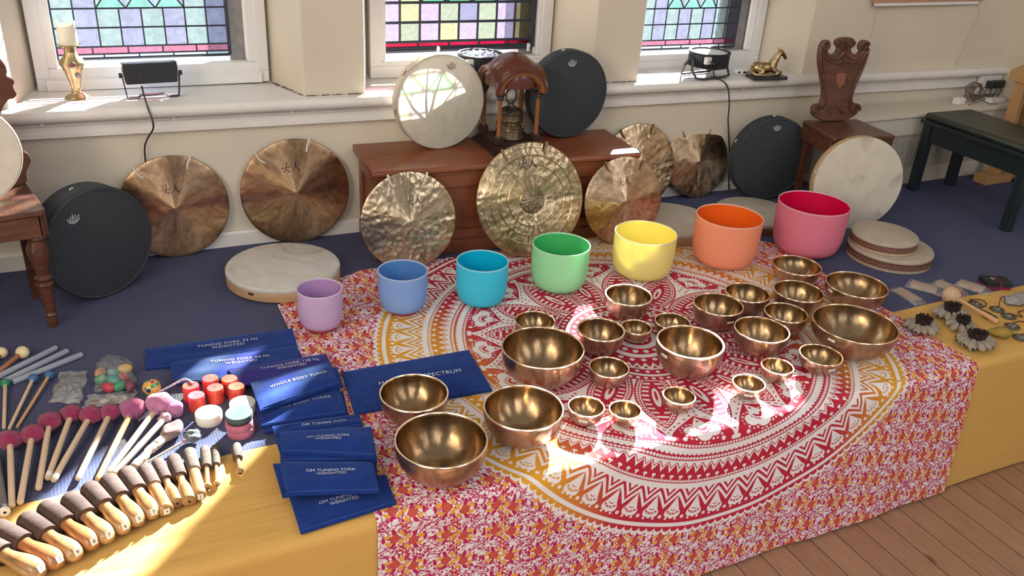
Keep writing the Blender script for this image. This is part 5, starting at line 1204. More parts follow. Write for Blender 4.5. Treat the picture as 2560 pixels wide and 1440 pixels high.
dw = MB(); rg = random.Random(4); dw.tube(bez([(rg.uniform(-.003, .003), rg.uniform(-.0015, .0015), L*.72*k/7) for k in range(8)], 4), [.0115+.0012*math.sin(k*.5)+.0005*math.sin(k*2.3) for k in range(29)], 14)
dw.build('stick', wood('weathered driftwood', (.50, .38, .27), (.26, .17, .11), .7, 12, (5, 5, .6), .3), t)
hb = MB(); lumpy_ball(hb, (0, 0, L*.80), (.024, .019, .040), .16, 91); hb.build('wool_head', M_F4, t, smooth=180)
cf = MB(); lumpy_ball(cf, (0, 0, L*.52), (.0135, .012, .026), .2, 93); cf.build('wool_wrap', felt_mat('beige wool', (.42, .31, .25), (.28, .19, .16)), t, smooth=180)
M, L = on_surface((352, 1165), (482, 1090), .0035, .0165)
t = thing('thin_wool_mallet', 'thin pale stick with a tangled dark grey wool head', 'mallet', mat=M)
MB().tube([(0, 0, 0), (0, 0, L-.01)], .0034, 10).build('stick', M_BEECH, t)
hb = MB(); lumpy_ball(hb, (0, 0, L), (.021, .016, .020), .25, 61); hb.build('wool_head', M_F5, t, smooth=180)
fz = MB(); rg = random.Random(9)
for i in range(60):
    a, b_ = rg.uniform(0, 6.28), rg.uniform(0, 3.14); d0 = Vector((math.sin(b_)*math.cos(a)*.021, math.sin(b_)*math.sin(a)*.016, L+math.cos(b_)*.020)); d1 = Vector((rg.uniform(-.006, .006), rg.uniform(-.003, .006), rg.uniform(-.006, .006)))
    fz.tube([d0*1.0, d0+d1*.6+Vector((d0.x, d0.y, 0))*.12, d0+d1+Vector((d0.x, d0.y, 0))*.18], .0005, 4)
fz.build('loose_strands', felt_mat('teal grey strands', (.10, .17, .16), (.45, .45, .45)), t)
cf = MB(); lumpy_ball(cf, (0, 0, L-.024), (.008, .007, .009), .3, 62); cf.build('wool_cuff', felt_mat('pinkish grey wool', (.45, .42, .46), (.40, .16, .36)), t, smooth=180)
# --- ball mallets and rods
M_LBALL = plain('turned maple ball', (.74, .60, .38), .4); M_RED = wood('reddish handle wood', (.36, .15, .08), (.28, .10, .05), .4, 8, (5, 5, .7))
def ball_mallet(pe, ph, R_, rh, bm_, wm, label, cat='mallet', name='ball_mallet'):
    M, L = on_surface(pe, ph, rh, R_, .001)
    t = thing(name, label, cat, mat=M); MB().lathe([(0, -.0005), (rh*.85, 0), (rh, .003), (rh, L), (0, L)], 16).build('handle', wm, t)
    MB().ball((0, 0, L), (R_, R_, R_*.92), 28, 18).build('ball_head', bm_, t); return t
ball_mallet((-66, 968), (3, 882), .0185, .0075, M_LBALL, M_RED, 'mallet with pale wooden ball head cut by the left edge of the photo')
ball_mallet((-40, 958), (56, 881), .0205, .0075, M_LBALL, M_RED, 'mallet with pale wooden ball head and red-brown handle, whole head in view')
M_RUB = [plain('green rubber', (.02, .20, .09), .5), plain('blue rubber', (.035, .12, .27), .5)]
ball_mallet((10, 1070), (13, 958), .0145, .0050, M_RUB[0], M_BEECH, 'mallet with a green rubber head at the left edge')
ball_mallet((23, 1072), (83, 946), .0145, .0050, M_RUB[1], M_BEECH, 'mallet with a blue rubber head nearer the green one')
ball_mallet((43, 1068), (123, 938), .0140, .0045, M_RUB[1], M_TAN, 'mallet with a blue rubber head beside the silvery plastic bag')
M_FROST = frosted('frosted clear rod', (.52, .56, .66), .45)
for pe, ph, lb in (((-30, 954), (141, 869), 'frosted clear rod, top one of the three on the carpet'), ((10, 953), (169, 877), 'frosted clear rod, middle one of the three on the carpet'), ((32, 955), (205, 886), 'frosted clear rod, lowest one of the three on the carpet')):
    M, L = on_surface(pe, ph, .0088, .0088, .001); t = thing('frosted_rod', lb, 'rod', mat=M, group='frosted rods on the carpet')
    MB().lathe([(0, 0), (.0078, 0), (.0088, .002), (.0088, L-.002), (.0078, L), (.0062, L), (.0062, L-.02), (0, L-.02)], 28).build('rod', M_FROST, t, smooth=30)
M, L = on_surface((12, 1281), (-8, 1140), .0095, .0080)
t = thing('grey_beater', 'grey beater with a white end ring at the left edge, below the magenta mallets', 'mallet', mat=M)
MB().lathe([(.0085, .016), (.0088, .02), (.0085, L), (0, L)], 18).build('grey_shaft', plain('grey grip', (.16, .15, .15), .5, var=.3), t)
MB().lathe([(.0078, .006), (.009, .008), (.009, .024), (.0086, .026)], 18).build('silver_sleeve', plain('silver foil', (.6, .6, .62), .25, 1), t)
MB().lathe([(.0035, -.001), (.011, -.001), (.0125, .002), (.0125, .007), (.008, .009)], 24).build('white_end_ring', M_STICK, t)
# --- pouches
def velvet(name, c):
    m, nt, b = nmat(name); b.inputs['Roughness'].default_value = .85; b.inputs['Specular IOR Level'].default_value = .15; b.inputs['Sheen Weight'].default_value = .25; b.inputs['Sheen Tint'].default_value = (.3, .45, 1, 1)
    n = noise(nt, 22, 4, None, .6, .8); nt.links.new(mixc(nt, X(nt, contrast(nt, n.outputs['Fac'], .35, .7)), c, tuple(v*.72 for v in c)), b.inputs['Base Color'])
    n2 = noise(nt, 700, 1); bump(nt, b, X(nt, n.outputs['Fac'])*.7+X(nt, n2.outputs['Fac'])*.2, .4, .004); return m
M_VEL = velvet('royal blue velvet', (.008, .034, .205)); M_VELP = velvet('violet blue velvet', (.030, .022, .20))
M_WPR = plain('white print on cloth', (.66, .68, .74), .7)
def pouch(label, quad, z, lines, size, pos, th=.010, mat=None, bold=.0, seed=0, wave=.004, line=1.0, spread=1.1):
    """quad = photo corners (far left, far right, near right, near left) of the upper face, met at height z+th"""
    q = [at(px, py, z+th*.8) for px, py in quad]; c = sum(q, Vector())/4; c.z = 0
    rg = random.Random(seed); p1, p2, p3 = rg.uniform(0, 6), rg.uniform(0, 6), rg.uniform(0, 6)
    def base(a, b): return (q[0]*(1-a)+q[1]*a)*(1-b)+(q[3]*(1-a)+q[2]*a)*b
    def top(a, b, up=1):
        p = base(a, b)-c; e = min(a, 1-a)*6; f = min(b, 1-b)*3.5; k = min(1, e)**.5*min(1, f)**.6
        wv = wave*(math.sin(a*7+b*3+p1)+.6*math.sin(b*11+a*2+p2))*.5*k+.6*wave*max(0, a-.6)*math.sin(b*6+p3)
        p.z = z+(.002+th*(.35+.65*k)+wv if up else .0003); return p
    t = thing('tuning_fork_pouch', label, 'pouch', tuple(c), group='blue velvet pouches')
    mb = MB(); nu, nv = 30, 16
    mb.grid(lambda a, b: top(a, b), nu, nv); mb.grid(lambda a, b: top(a, b, 0), nu, nv); off = (nu+1)*(nv+1)
    loop = [i for i in range(nu+1)]+[j*(nu+1)+nu for j in range(1, nv+1)]+[nv*(nu+1)+i for i in range(nu-1, -1, -1)]+[j*(nu+1) for j in range(nv-1, 0, -1)]
    for i, j in zip(loop, loop[1:]+loop[:1]): mb.f.append((i, j, off+j, off+i)); mb.mi.append(0)
    bo = mb.build('pouch_cloth', mat or M_VEL, t, smooth=50)
    stt = MB()
    for b_ in (.04, .955): stt.tube([top(.02+.96*i/24, b_)+Vector((0, 0, .0006)) for i in range(25)], .0007, 5)
    stt.build('hem_stitching', plain('blue thread', (.04, .09, .32), .8), t)
    if lines:
        wd = ((q[1]-q[0]).length+(q[2]-q[3]).length)/2; hg = ((q[3]-q[0]).length+(q[2]-q[1]).length)/2
        vs, fs = text_mesh(lines, size, spacing=spread, bold=bold, line=line); l = MB()
        P = []
        for x, y, _ in vs:
            a = pos[0]+x/wd; b = pos[1]-y/hg; a_, b__ = min(max(a, 0), 1), min(max(b, 0), 1); p = top(a_, b__); p.z += .0016; P.append(p)
        l.add(P, fs); l.build('lettering', M_WPR, t, smooth=0)
    return t
pouch('long blue pouch printed TUNING FORK 32 Hz, farthest back on the carpet', ((363, 870), (731, 818), (750, 888), (363, 921)), .001, 'TUNING FORK 32 Hz\nWEIGHTED', .0185, (.54, .36), seed=1, bold=0, line=1.0)
pouch('blue pouch printed TUNING FORK 64 Hz lying over the 32 Hz one', ((424, 904), (742, 862), (764, 930), (437, 957)), .012, 'TUNING FORK 64 Hz\nWEIGHTED', .0175, (.53, .36), seed=2, bold=0, line=1.0)
pouch('violet-blue pouch printed TUNING FORK 128 Hz partly under the body tuner pouches', ((570, 922), (814, 883), (840, 930), (603, 962)), .021, 'TUNING FORK 128 Hz\nWEIGHTED', .0165, (.59, .40), mat=M_VELP, seed=3, bold=0, line=1.0)
pouch('plain blue pouch with only its edges showing under the lower body tuner pouch', ((652, 1020), (858, 975), (872, 1040), (660, 1080)), .0055, '', .01, (0, 0), seed=21, wave=.006)
pouch('blue pouch printed WHOLE BODY TUNER, lower of the two', ((638, 1011), (848, 966), (866, 1030), (652, 1061)), .016, 'WHOLE BODY TUNER', .0165, (.50, .40), seed=4, bold=0, th=.014, wave=.006)
pouch('plain blue pouch peeping out under the upper body tuner pouch', ((638, 968), (842, 915), (858, 964), (658, 1027)), .030, '', .01, (0, 0), seed=22, wave=.006)
pouch('blue pouch printed WHOLE BODY TUNER, upper of the two', ((626, 953), (823, 899), (848, 955), (651, 1022)), .043, 'WHOLE BODY TUNER', .0165, (.55, .46), seed=5, bold=0, th=.016, wave=.006)
pouch('blue pouch with the printed word FORK showing between the body tuner and weighted pouches', ((680, 1064), (899, 1033), (908, 1062), (690, 1092)), .016, 'OM TUNING FORK', .0135, (.57, .46), seed=6, bold=0)
pouch('blue pouch nearest the camera, printed OM TUNING FORK WEIGHTED with its first line half covered', ((722, 1236), (964, 1184), (990, 1256), (752, 1331)), .0085, 'OM TUNING FORK\nWEIGHTED', .0145, (.50, .52), seed=9, bold=0, spread=1.0, line=.95)
pouch('plain blue pouch under the pile with its dark left corner out over the yellow cloth', ((682, 1157), (928, 1150), (940, 1208), (706, 1240)), .019, '', .01, (0, 0), seed=23, wave=.006)
pouch('plain blue pouch whose left edge steps out below the middle weighted pouch', ((700, 1135), (938, 1120), (944, 1190), (706, 1222)), .030, '', .01, (0, 0), seed=24, wave=.006)
pouch('plain blue pouch under the upper weighted pouch with folded left edge', ((688, 1094), (930, 1078), (944, 1148), (706, 1150)), .042, '', .01, (0, 0), seed=25, wave=.006)
pouch('blue pouch printed OM TUNING FORK WEIGHTED, middle one of the three with those words', ((700, 1150), (932, 1153), (949, 1225), (717, 1232)), .043, 'OM TUNING FORK\nWEIGHTED', .0145, (.52, .42), seed=8, bold=0, th=.014, spread=1.0, line=.95)
pouch('blue pouch printed OM TUNING FORK WEIGHTED, farthest one of the three with those words', ((700, 1077), (929, 1062), (941, 1138), (702, 1125)), .055, 'OM TUNING FORK\nWEIGHTED', .0135, (.51, .48), seed=7, bold=0, th=.016, spread=1.0, line=.95)
pouch('wide blue pouch printed HARMONIC SPECTRUM lying on the tapestry', ((854, 929), (1171, 873), (1231, 974), (886, 1033)), .0085, 'HARMONIC SPECTRUM', .0240, (.54, .48), seed=10, bold=0, th=.009, spread=1.08)
# --- red cups and round tins
M_CUP = plain('red painted cup', (.56, .05, .045), .45, var=.1); M_CUPT = plain('paler red cup top', (.66, .13, .11), .5)
for px, py, num, lb in ((476, 963, '10', 'red cup stamped 10 on top, nearest the patterned ball'), (525, 945, '11', 'red cup stamped 11 at the back left of the group of six'), (573, 946, '11', 'red cup at the back right of the group, beside the blue pouches'),
                        (537, 968, '12', 'red cup in the middle of the group of six'), (590, 965, '10', 'red cup on the right, above the grey-topped tin'), (490, 987, '10', 'red cup nearest the white tin')):
    H_ = .046; p = at(px, py, H_+.001); t = thing('shaker_cup', lb, 'cup', (p.x, p.y, .001), random.uniform(-.3, .3), 'red cups on the carpet'); t.rotation_euler.z = .15
    MB().lathe([(.0245, 0), (.0250, .004), (.0238, .008), (.0228, H_*.6), (.0236, H_-.010), (.0238, H_-.003), (.0225, H_-.0006), (0, H_-.0006)], 40).build('cup_body', M_CUP, t, smooth=35)
    tp = MB().lathe([(0, H_), (.0215, H_), (.0226, H_-.0012), (.0220, H_-.002)], 40).build('top_face', M_CUPT, t)
    vs, fs = text_mesh(num, .009); MB().add([(x, y, H_+.0006) for x, y, _ in vs], fs).build('lettering', M_PRINT, tp, smooth=0)
def tin(label, px, py, ztop, R_, H_, mt, ml, name='round_tin', lid=True):
    p = at(px, py, ztop); t = thing(name, label, 'tin', (p.x, p.y, ztop-H_), 0)
    if lid:
        MB().lathe([(0, 0), (R_*.94, 0), (R_*.95, .002), (R_*.95, H_*.5), (0, H_*.5)], 48).build('tin_body', mt, t, smooth=35)
        MB().lathe([(R_*.955, H_*.30), (R_, H_*.31), (R_, H_-.002), (R_*.975, H_), (0, H_)], 48).build('tin_lid', ml, t, smooth=35)
    else: MB().lathe([(0, 0), (R_*.96, 0), (R_, .003), (R_, H_-.002), (R_*.975, H_), (0, H_)], 48).build('tin_body', mt, t, smooth=35)
    return t
M_WT = plain('ivory tin', (.78, .72, .58), .45); M_GT = plain('pale grey tin', (.62, .64, .60), .45); M_BT = plain('black tin side', (.022, .024, .026), .4); M_BTL = plain('grey green tin lid', (.055, .085, .095), .6); M_PK = plain('pink tin', (.52, .16, .22), .45)
tin('ivory round tin beside the red cups', 521, 1030, .031, .037, .030, M_WT, M_WT)
tin('pale grey round tin behind the grey-topped black tin', 606, 1006, .034, .037, .033, M_GT, M_GT)
tin('pink round tin at the bottom of the stack of three', 601, 1066, .023, .0370, .022, M_PK, M_PK, lid=False)
tin('pink round tin in the middle of the stack, shifted to the left', 597, 1050, .0455, .0370, .022, M_PK, M_PK, lid=False)
tin('black round tin with grey-green lid on top of the pink tins', 597, 1031, .068, .0365, .022, M_BT, M_BTL, lid=True)
# --- patterned ball on a cord
def patch_mat():
    m, nt, b = nmat('painted patchwork'); b.inputs['Roughness'].default_value = .35
    tcn = node(nt, 'TexCoord').outputs['Object']; v = node(nt, 'TexVoronoi'); e = node(nt, 'TexVoronoi', feature='DISTANCE_TO_EDGE')
    for q in (v, e): q.inputs['Scale'].default_value = 75; q.inputs['Randomness'].default_value = .55; nt.links.new(tcn, q.inputs['Vector'])
    sp = node(nt, 'SeparateXYZ'); nt.links.new(v.outputs['Color'], sp.inputs[0]); r = node(nt, 'ValToRGB'); r.color_ramp.interpolation = 'CONSTANT'
    cols = [(.70, .36, .03), (.05, .28, .06), (.72, .42, .04), (.50, .05, .03), (.02, .03, .12), (.70, .38, .04), (.04, .20, .08)]
    el = r.color_ramp.elements
    while len(el) < len(cols): el.new(.5)
    for i, c in enumerate(cols): el[i].position = i/len(cols); el[i].color = (*c, 1)
    nt.links.new(sp.outputs[0], r.inputs[0]); nt.links.new(mixc(nt, X(nt, e.outputs['Distance']).lt(.035, .015), r.outputs[0], (.75, .68, .50)), b.inputs['Base Color']); return m
p = at(380, 972, .024)
t = thing('patterned_ball', 'small ball painted in a colourful patchwork, with a striped cord, behind the pink felt heads', 'ball', (p.x, p.y, .001), 0)
MB().ball((0, 0, .0265), .0262, 32, 20).build('ball', patch_mat(), t)
cp2 = [at(396, 980, .02)-Vector((p.x, p.y, .001)), at(425, 966, .028)-Vector((p.x, p.y, .001)), at(447, 954, .036)-Vector((p.x, p.y, .001)), at(462, 948, .042)-Vector((p.x, p.y, .001)), at(474, 952, .050)-Vector((p.x, p.y, .001)), at(482, 958, .0505)-Vector((p.x, p.y, .001))]
MB().tube(bez(cp2, 6), .0034, 8).build('cord', plain('speckled white cord', (.70, .66, .68), .8, col2=(.25, .22, .40), vscale=160), t)
# --- clear plastic bags
def plastic(name, tr=.62, col=(.95, .96, .97), sc=38):
    m = bpy.data.materials.new(name); m.use_nodes = True; nt = m.node_tree; nt.nodes.clear()
    out = node(nt, 'OutputMaterial'); a = node(nt, 'BsdfTransparent'); a.inputs[0].default_value = (*col, 1); g = node(nt, 'BsdfGlossy'); g.inputs['Roughness'].default_value = .16; d = node(nt, 'BsdfDiffuse'); d.inputs[0].default_value = (.85, .87, .92, 1)
    n = noise(nt, sc, 5, None, .6, 1.6); n2 = noise(nt, sc*2.2, 2); bp = node(nt, 'Bump'); bp.inputs['Strength'].default_value = 1; bp.inputs['Distance'].default_value = .012
    nt.links.new((X(nt, n.outputs['Fac'])+X(nt, n2.outputs['Fac'])*.3).k, bp.inputs['Height']); nt.links.new(bp.outputs[0], g.inputs['Normal']); nt.links.new(bp.outputs[0], d.inputs['Normal'])
    m1 = node(nt, 'MixShader'); m1.inputs[0].default_value = .32; nt.links.new(g.outputs[0], m1.inputs[1]); nt.links.new(d.outputs[0], m1.inputs[2])
    m2 = node(nt, 'MixShader'); f = X(nt, contrast(nt, n.outputs['Fac'], .3, .7))*.35+(1-tr-.22); nt.links.new(f.k, m2.inputs[0]); nt.links.new(a.outputs[0], m2.inputs[1]); nt.links.new(m1.outputs[0], m2.inputs[2]); nt.links.new(m2.outputs[0], out.inputs[0]); return m
M_BAG = plastic('clear plastic film', .74); M_BAGF = plastic('crinkled silvery film', .52, (.85, .87, .90), 30)
def bag(label, quad, h, mat, seed, z=.001, sheet=.15, name='plastic_bag', extra=None):
    q = [at(px, py, z) for px, py in quad]; c = sum(q, Vector())/4; c.z = 0; rg = random.Random(seed); ph = [rg.uniform(0, 6) for _ in range(8)]
    t = thing(name, label, 'plastic bag', tuple(c)); mb = MB(); nu, nv = 26, 20
    def fn(a, b, up):
        p = (q[0]*(1-a)+q[1]*a)*(1-b)+(q[3]*(1-a)+q[2]*a)*b-c
        k = (math.sin(PI*min(max(a, 0), 1))*math.sin(PI*min(max((b-sheet)/(1-sheet), 0), 1))); k = max(k, 0)**.6
        cr = .0028*(math.sin(a*17+b*9+ph[0])+math.sin(b*21-a*8+ph[1])+.7*math.sin(a*31+b*27+ph[2]))*(.4+k)
        p.z = z+(.0015+h*k+abs(cr) if up else .0006); p.x += .004*math.sin(b*13+ph[3]); p.y += .004*math.sin(a*12+ph[4]); return p
    mb.grid(lambda a, b: fn(a, b, 1), nu, nv); mb.grid(lambda a, b: fn(a, b, 0), nu, nv)
    o = mb.build('film', mat, t, smooth=60); return t, c, fn
bag('crinkled silvery plastic bag beside the blue rubber mallets', ((152, 930), (221, 929), (201, 1010), (122, 1006)), .016, M_BAGF, 3)
eggs = [((.70, .48, .10), (312, 921)), ((.45, .06, .06), (306, 936)), ((.10, .26, .28), (283, 932)), ((.08, .30, .16), (253, 946)), ((.60, .26, .16), (250, 930)), ((.48, .05, .07), (271, 966)), ((.06, .26, .14), (299, 963)), ((.20, .06, .09), (325, 962)), ((.10, .28, .26), (283, 950))]
bag('clear bag of coloured egg shakers on the carpet', ((240, 908), (328, 902), (342, 975), (238, 980)), .058, M_BAG, 5, sheet=.02)
for i, (cl, (px, py)) in enumerate(eggs):
    nm = ('yellow', 'red', 'blue green', 'green', 'salmon', 'dark red', 'dark green', 'plum', 'teal')[i]
    p = at(px, py, .020+(.010 if i in (0, 1, 2, 8) else 0)); z = .0165+(.012 if i in (0, 2, 8) else 0)
    e = MB().ball((0, 0, 0), (.021, .0150, .0150), 20, 14).build('egg_shaker', plain(nm+' egg shell', cl, .4), None, loc=(p.x, p.y, z), rot=(0, 0, i*1.1))
    tag(e, nm+' egg shaker inside the clear bag', 'shaker', 'egg shakers in the clear bag')
bag('flat clear bag with coloured pieces inside, above the magenta felt heads', ((222, 990), (343, 974), (335, 1006), (206, 1022)), .014, M_BAGF, 8, sheet=.45)
for i, (cl, px, py) in enumerate((((.60, .40, .12), 262, 1004), ((.45, .20, .16), 290, 1000), ((.50, .34, .14), 312, 998), ((.30, .08, .08), 236, 1008))):
    p = at(px, py, .006)
    e = MB().ball((0, 0, 0), (.015, .008, .0055), 16, 10).build('bead', plain('bead colour %d' % i, cl, .4), None, loc=(p.x, p.y, .0075), rot=(0, 0, i*.9))
    tag(e, ('yellow', 'rust brown', 'amber', 'dark red')[i]+' piece inside the flat clear bag', 'bead', 'pieces in the flat clear bag')
# ================================================================ RIGHT FRONT: PACKETS, SEED SHAKERS, CYMBALS
M_INC = plain('pale incense wood', (.50, .34, .21), .8, var=.3, vscale=60, stretch=(1, 14, 14))
def packet(label, p0, p1, wd, th, n, seed):
    """clear packet of flat wooden pieces, from photo point p0 to p1"""
    a, b = at(*p0, .004), at(*p1, .004); d = (b-a); L = d.length; rz = math.atan2(d.y, d.x); c = (a+b)/2
    t, c_, fn = None, None, None
    t = thing('clear_packet', label, 'packet', (c.x, c.y, .0015), rz); mb = MB(); rg = random.Random(seed); ph = [rg.uniform(0, 6) for _ in range(4)]; nu, nv = 30, 12
    def f(u, v, up):
        k = (min(1, u*9, (1-u)*4)*min(1, v*6, (1-v)*6))**.5 if 0 < u < 1 and 0 < v < 1 else 0
        cr = .0016*(math.sin(u*25+v*7+ph[0])+math.sin(v*19-u*11+ph[1]))
        return ((u-.5)*L*1.12+.02*L, (v-.5)*wd*1.25*(1-.12*max(0, u-.8)*5*math.sin(v*9)), (.0010+k*th*1.12+abs(cr)) if up else 0)
    mb.grid(lambda u, v: f(u, v, 1), nu, nv); mb.grid(lambda u, v: f(u, v, 0), nu, nv); mb.build('film', M_BAG, t, smooth=60)
    for i in range(n):
        s = MB().box(-L*.42, -wd/2/n*.92, 0, L*.36, wd/2/n*.92, th*.8).build('wood_stick', M_INC, None, loc=(0, 0, 0), smooth=0, bevel=.001)
        loc = Vector((rg.uniform(-.006, .006), -wd/2+(i+.5)*wd/n, .001)); loc.rotate(Matrix.Rotation(rz, 3, 'Z'))
        s.location = (c.x+loc.x, c.y+loc.y, .0015+.0012); s.rotation_euler = (0, 0, rz)
        tag(s, 'flat wooden stick inside the '+label, 'stick', 'wooden sticks in the '+label)
packet('clear packet next to the broad shallow bowl', (2238, 722), (2300, 758), .055, .010, 1, 1)
packet('clear packet of brown sticks behind the ribbed rattle', (2268, 710), (2350, 732), .055, .016, 2, 2)
packet('clear packet half hidden by the ribbed rattle', (2338, 706), (2410, 738), .050, .014, 2, 3)
packet('clear packet in front of the small black box', (2392, 708), (2470, 732), .055, .016, 2, 4)
t, c, fn = bag('crumpled clear bag of small trinkets at the right edge', ((2500, 742), (2600, 722), (2600, 758), (2520, 766)), .022, M_BAGF, 14, z=.004)
p = at(2490, 700, .03)
bx_ = thing('gift_box', 'small black box tied with a dark pink ribbon on the carpet behind the packets', 'box', (p.x, p.y, .001), D_(-24))
bbox(bx_, 'box_base', -.052, -.034, 0, .052, .034, .012, plain('dark pink card', (.20, .012, .06), .5), .001); bbox(bx_, 'box_lid', -.053, -.035, .0125, .053, .035, .033, plain('black card', (.016, .017, .019), .4), .0015)
rb = MB(); rb.box(.004, -.0356, .0, .009, .0356, .0338); rb.build('ribbon', plain('dark red ribbon', (.22, .01, .05), .6), bx_, smooth=0)
lg = MB(); lg.tube(bez([(-.020, -.008, .0335), (-.008, .004, .0335), (-.012, .012, .0335), (-.022, .006, .0335), (-.006, -.004, .0335)], 5), .0007, 5); lg.build('mark', plain('silver print', (.5, .5, .5), .4), bx_)
# --- ribbed rattle
a, b = at(2496, 806, .0145), at(2378, 738, .0395)
M = along(a, b); L = (b-a).length
rt = thing('ribbed_rattle', 'ribbed pale rattle with a red stripe and a turned wooden handle', 'rattle', mat=M)
MB().lathe([(0, -.001), (.008, 0), (.0095, .003), (.0095, .020), (.0085, .024), (.0095, .028), (.0088, .05), (.0070, L*.5), (.0065, L-.036), (.008, L-.028)], 20).build('handle', M_TAN, rt)
def cane_mat():
    m, nt, b = nmat('wound pale cane'); b.inputs['Roughness'].default_value = .55; sp = node(nt, 'SeparateXYZ'); nt.links.new(node(nt, 'TexCoord').outputs['Object'], sp.inputs[0])
    f = (X(nt, sp.outputs[2])*(1/.0034)).fr(); nt.links.new(mixc(nt, (f-.5).abs().lt(.16, .08), (.62, .44, .29), (.30, .17, .09)), b.inputs['Base Color']); return m
pr = []
for i in range(97):
    f = PI*i/96; k = math.sin(f)**.75 if 0 < i < 96 else 0; pr.append((.034*k*(1+.025*math.sin(i*PI*2/4.4))+.0, L-.002-.034*math.cos(f)))
MB().lathe(pr, 40).build('gourd', cane_mat(), rt, smooth=80)
MB().tube([(.0352*math.sin(PI*i/24)**.85 if 0 < i < 24 else 0, .0006, L-.002-.0352*math.cos(PI*i/24)) for i in range(25)][2:-2], .0017, 6, 0, Matrix.Rotation(PI/2+.35, 4, 'Z')).build('red_stripe', plain('red thread', (.42, .03, .05), .6), rt)
# --- seed pod shakers
M_POD = plain('grey brown seed pod', (.35, .29, .225), .8, var=.35, vscale=40, bmp=.25, bscale=120); M_PODD = plain('dark pod opening', (.02, .014, .012), .8); M_KNIT = plain('dark brown crochet', (.045, .022, .020), .95, var=.5, vscale=160, bmp=.8, bscale=260, bdist=.004)
def pod_shaker(label, px, py, rz, n, seed, rad=.036, nodes=(0, 2*PI), sc=1.0):
    p = at(px, py, .02); rg = random.Random(seed)
    t = thing('seed_pod_shaker', label, 'shaker', (p.x, p.y, .005), rz)
    k = MB(); nu = 90
    def fn(a, b):
        th = 2*PI*a; fr_ = 1+.10*math.sin(th*22)*(.4+b)+.05*math.sin(th*9); rr = (.019+.005*b)*fr_*sc
        return (rr*1.25*math.cos(th), rr*math.sin(th), (.014+.034*b+.004*math.sin(th*17)*b)*sc)
    k.grid(fn, nu, 6); k.grid(lambda a, b: tuple(v*(.80 if i < 2 else 1) for i, v in enumerate(fn(a, b))), nu, 6)
    for i in range(70):
        a = rg.uniform(0, 6.28); q = (.0245+rg.uniform(-.004, .002))*sc; x, y = q*1.25*math.cos(a), q*math.sin(a); z = .048*sc+rg.uniform(-.006, .003)
        k.tube([(x, y, z-.006), (x*1.06, y*1.06, z), (x*1.02, y*1.02, z+.005)], .0022*sc, 5)
    k.build('crochet_band', M_KNIT, t, smooth=60)
    for i in range(n):
        a = nodes[0]+(nodes[1]-nodes[0])*(i+.5)/n; s = rg.uniform(1.15, 1.5)*sc; q = rad*sc*rg.uniform(.98, 1.14)
        M = Matrix.Translation((q*1.25*math.cos(a), q*math.sin(a), .0205*sc)) @ Matrix.Rotation(a, 4, 'Z') @ Matrix.Rotation(rg.uniform(.25, .55), 4, 'Y') @ Matrix.Rotation(rg.uniform(-.2, .2), 4, 'Z')
        pb = MB(); pb.lathe([(0, -.013*s), (.0040*s, -.012*s), (.0085*s, -.004*s), (.0102*s, .004*s), (.0086*s, .011*s), (.0040*s, .0155*s), (0, .0165*s)], 16, 0, M @ Matrix.Rotation(PI/2, 4, 'Y') @ Matrix.Diagonal((.82, 1, 1.15, 1)))
        o = pb.build('seed_pod', M_POD, t)
        if rg.random() < .55:
            MB().ball((.0145*s, rg.uniform(-.002, .002), .001), (.0042*s, .0055*s, .0050*s), 12, 8, 0, M).build('pod_opening', M_PODD, o)
    return t
pod_shaker('seed-pod shaker nearest the widest bowl, pods spread at its front', 2305, 815, .15, 12, 1)
pod_shaker('seed-pod shaker just in front of the ribbed rattle head', 2377, 782, .0, 11, 2)
pod_shaker('seed-pod shaker in the middle, touching the one near the tapestry corner', 2404, 812, .4, 8, 3, sc=.9)
pod_shaker('seed-pod shaker with the biggest pods, nearest the tapestry corner', 2438, 853, -.2, 12, 4, sc=1.05)
# --- fish shaped shaker
p = at(2501, 832, .02); fs_ = thing('fish_shaker', 'yellow-green woven fish-shaped shaker beside the pod shakers', 'shaker', (p.x, p.y, .0035), D_(-28))
def scale_mat():
    m, nt, b = nmat('yellow green woven straw'); b.inputs['Roughness'].default_value = .55
    v = node(nt, 'TexWave', bands_direction='X'); v.inputs['Scale'].default_value = 62; v.inputs['Distortion'].default_value = 1.5; nt.links.new(node(nt, 'TexCoord').outputs['Object'], v.inputs['Vector']); n = noise(nt, 24, 3)
    c = mixc(nt, X(nt, contrast(nt, n.outputs['Fac'], .4, .65)), (.50, .34, .05), (.26, .25, .05)); nt.links.new(mixc(nt, X(nt, v.outputs['Fac'])*.55, c, (.16, .09, .02)), b.inputs['Base Color']); bump(nt, b, v.outputs['Fac'], .6, .004); return m
def fish(a, b):
    x = (a-.5)*.096; k = max(0, math.sin(PI*a))**.75; k = k*(1-.12*math.sin(PI*2*a)); th = 2*PI*b
    return (x, .027*k*math.cos(th), .0195+.0190*k*math.sin(th))
fb = MB(); fb.grid(fish, 30, 24); fb.build('body', scale_mat(), fs_, smooth=180)
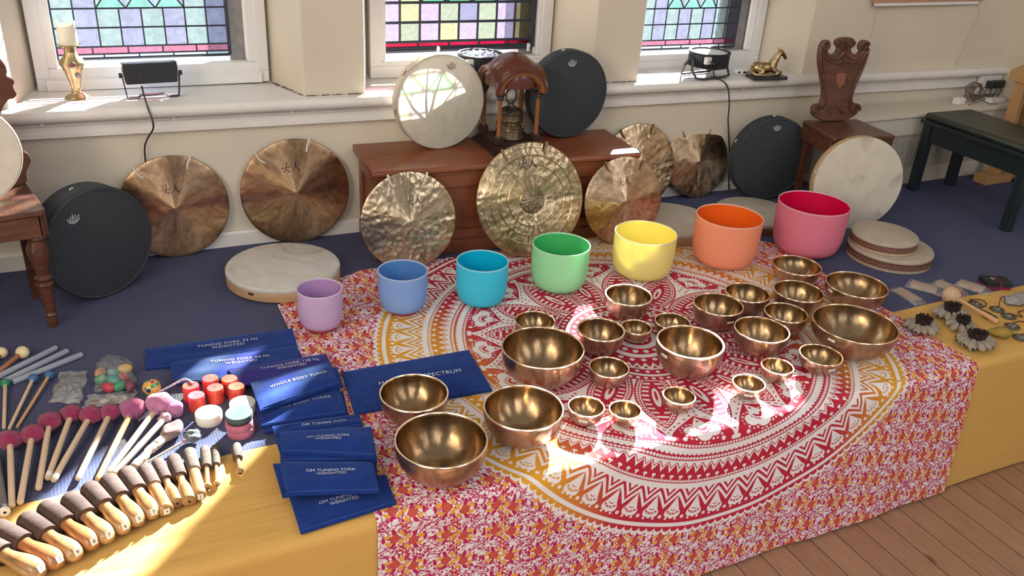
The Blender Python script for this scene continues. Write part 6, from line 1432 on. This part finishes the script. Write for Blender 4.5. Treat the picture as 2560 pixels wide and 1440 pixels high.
sm = MB(); sm.tube([(-.046+.092*i/20, .0, .0195+.0192*(max(0, math.sin(PI*(.02+.96*i/20)))**.75)*(1-.12*math.sin(2*PI*(.02+.96*i/20)))) for i in range(21)], .0016, 6); sm.build('seam', plain('dark straw seam', (.16, .10, .02), .7), fs_)
MB().tube(bez([(-.030, -.010, .034), (-.020, -.020, .028), (-.010, -.022, .026), (-.018, -.014, .034), (-.030, -.010, .034)], 5), .0014, 6).build('gill_thread', plain('orange thread', (.45, .20, .04), .7), fs_)
# --- pairs of small cymbals tied by a cord
M_TING = bronze('dark patterned bronze', (.30, .28, .25), .32, .45, .6, 160); M_THONG = plain('brown leather thong', (.10, .030, .018), .7)
def cymbals(label, ps, cord, lift=.004):
    q = [at(px, py, .012) for px, py in ps]; c = (q[0]+q[1])/2; t = thing('hand_cymbals', label, 'cymbals', (c.x, c.y, lift), 0)
    for p in q:
        MB().lathe([(.0270, 0), (.0280, .0022), (.0245, .0042), (.0150, .0055), (.0125, .0085), (.0085, .0125), (.003, .0138), (.0, .0138)], 32).build('cymbal', M_TING, t, loc=(p.x-c.x, p.y-c.y, 0))
    pts = [at(px, py, z)-Vector((c.x, c.y, lift)) for px, py, z in cord]
    MB().tube(bez(pts, 6), .0022, 6).build('leather_cord', M_THONG, t)
cymbals('pair of small dark cymbals nearest the rattle handle', ((2440, 757), (2475, 787)), [(2440, 755, .019), (2425, 749, .012), (2455, 750, .007), (2466, 762, .006), (2450, 772, .006), (2462, 777, .009), (2476, 784, .019)])
cymbals('pair of small dark cymbals with a looped cord standing up', ((2494, 770), (2523, 787)), [(2497, 766, .019), (2500, 752, .035), (2506, 742, .05), (2513, 746, .045), (2512, 758, .025), (2535, 763, .012), (2556, 764, .010), (2566, 752, .02), (2560, 775, .008), (2545, 780, .008), (2556, 792, .006), (2540, 788, .008), (2524, 783, .019)])
cymbals('pair of small dark cymbals beside the fish-shaped shaker', ((2532, 812), (2553, 840)), [(2533, 808, .019), (2548, 803, .008), (2562, 806, .006), (2578, 822, .005), (2566, 832, .008), (2554, 836, .019)])
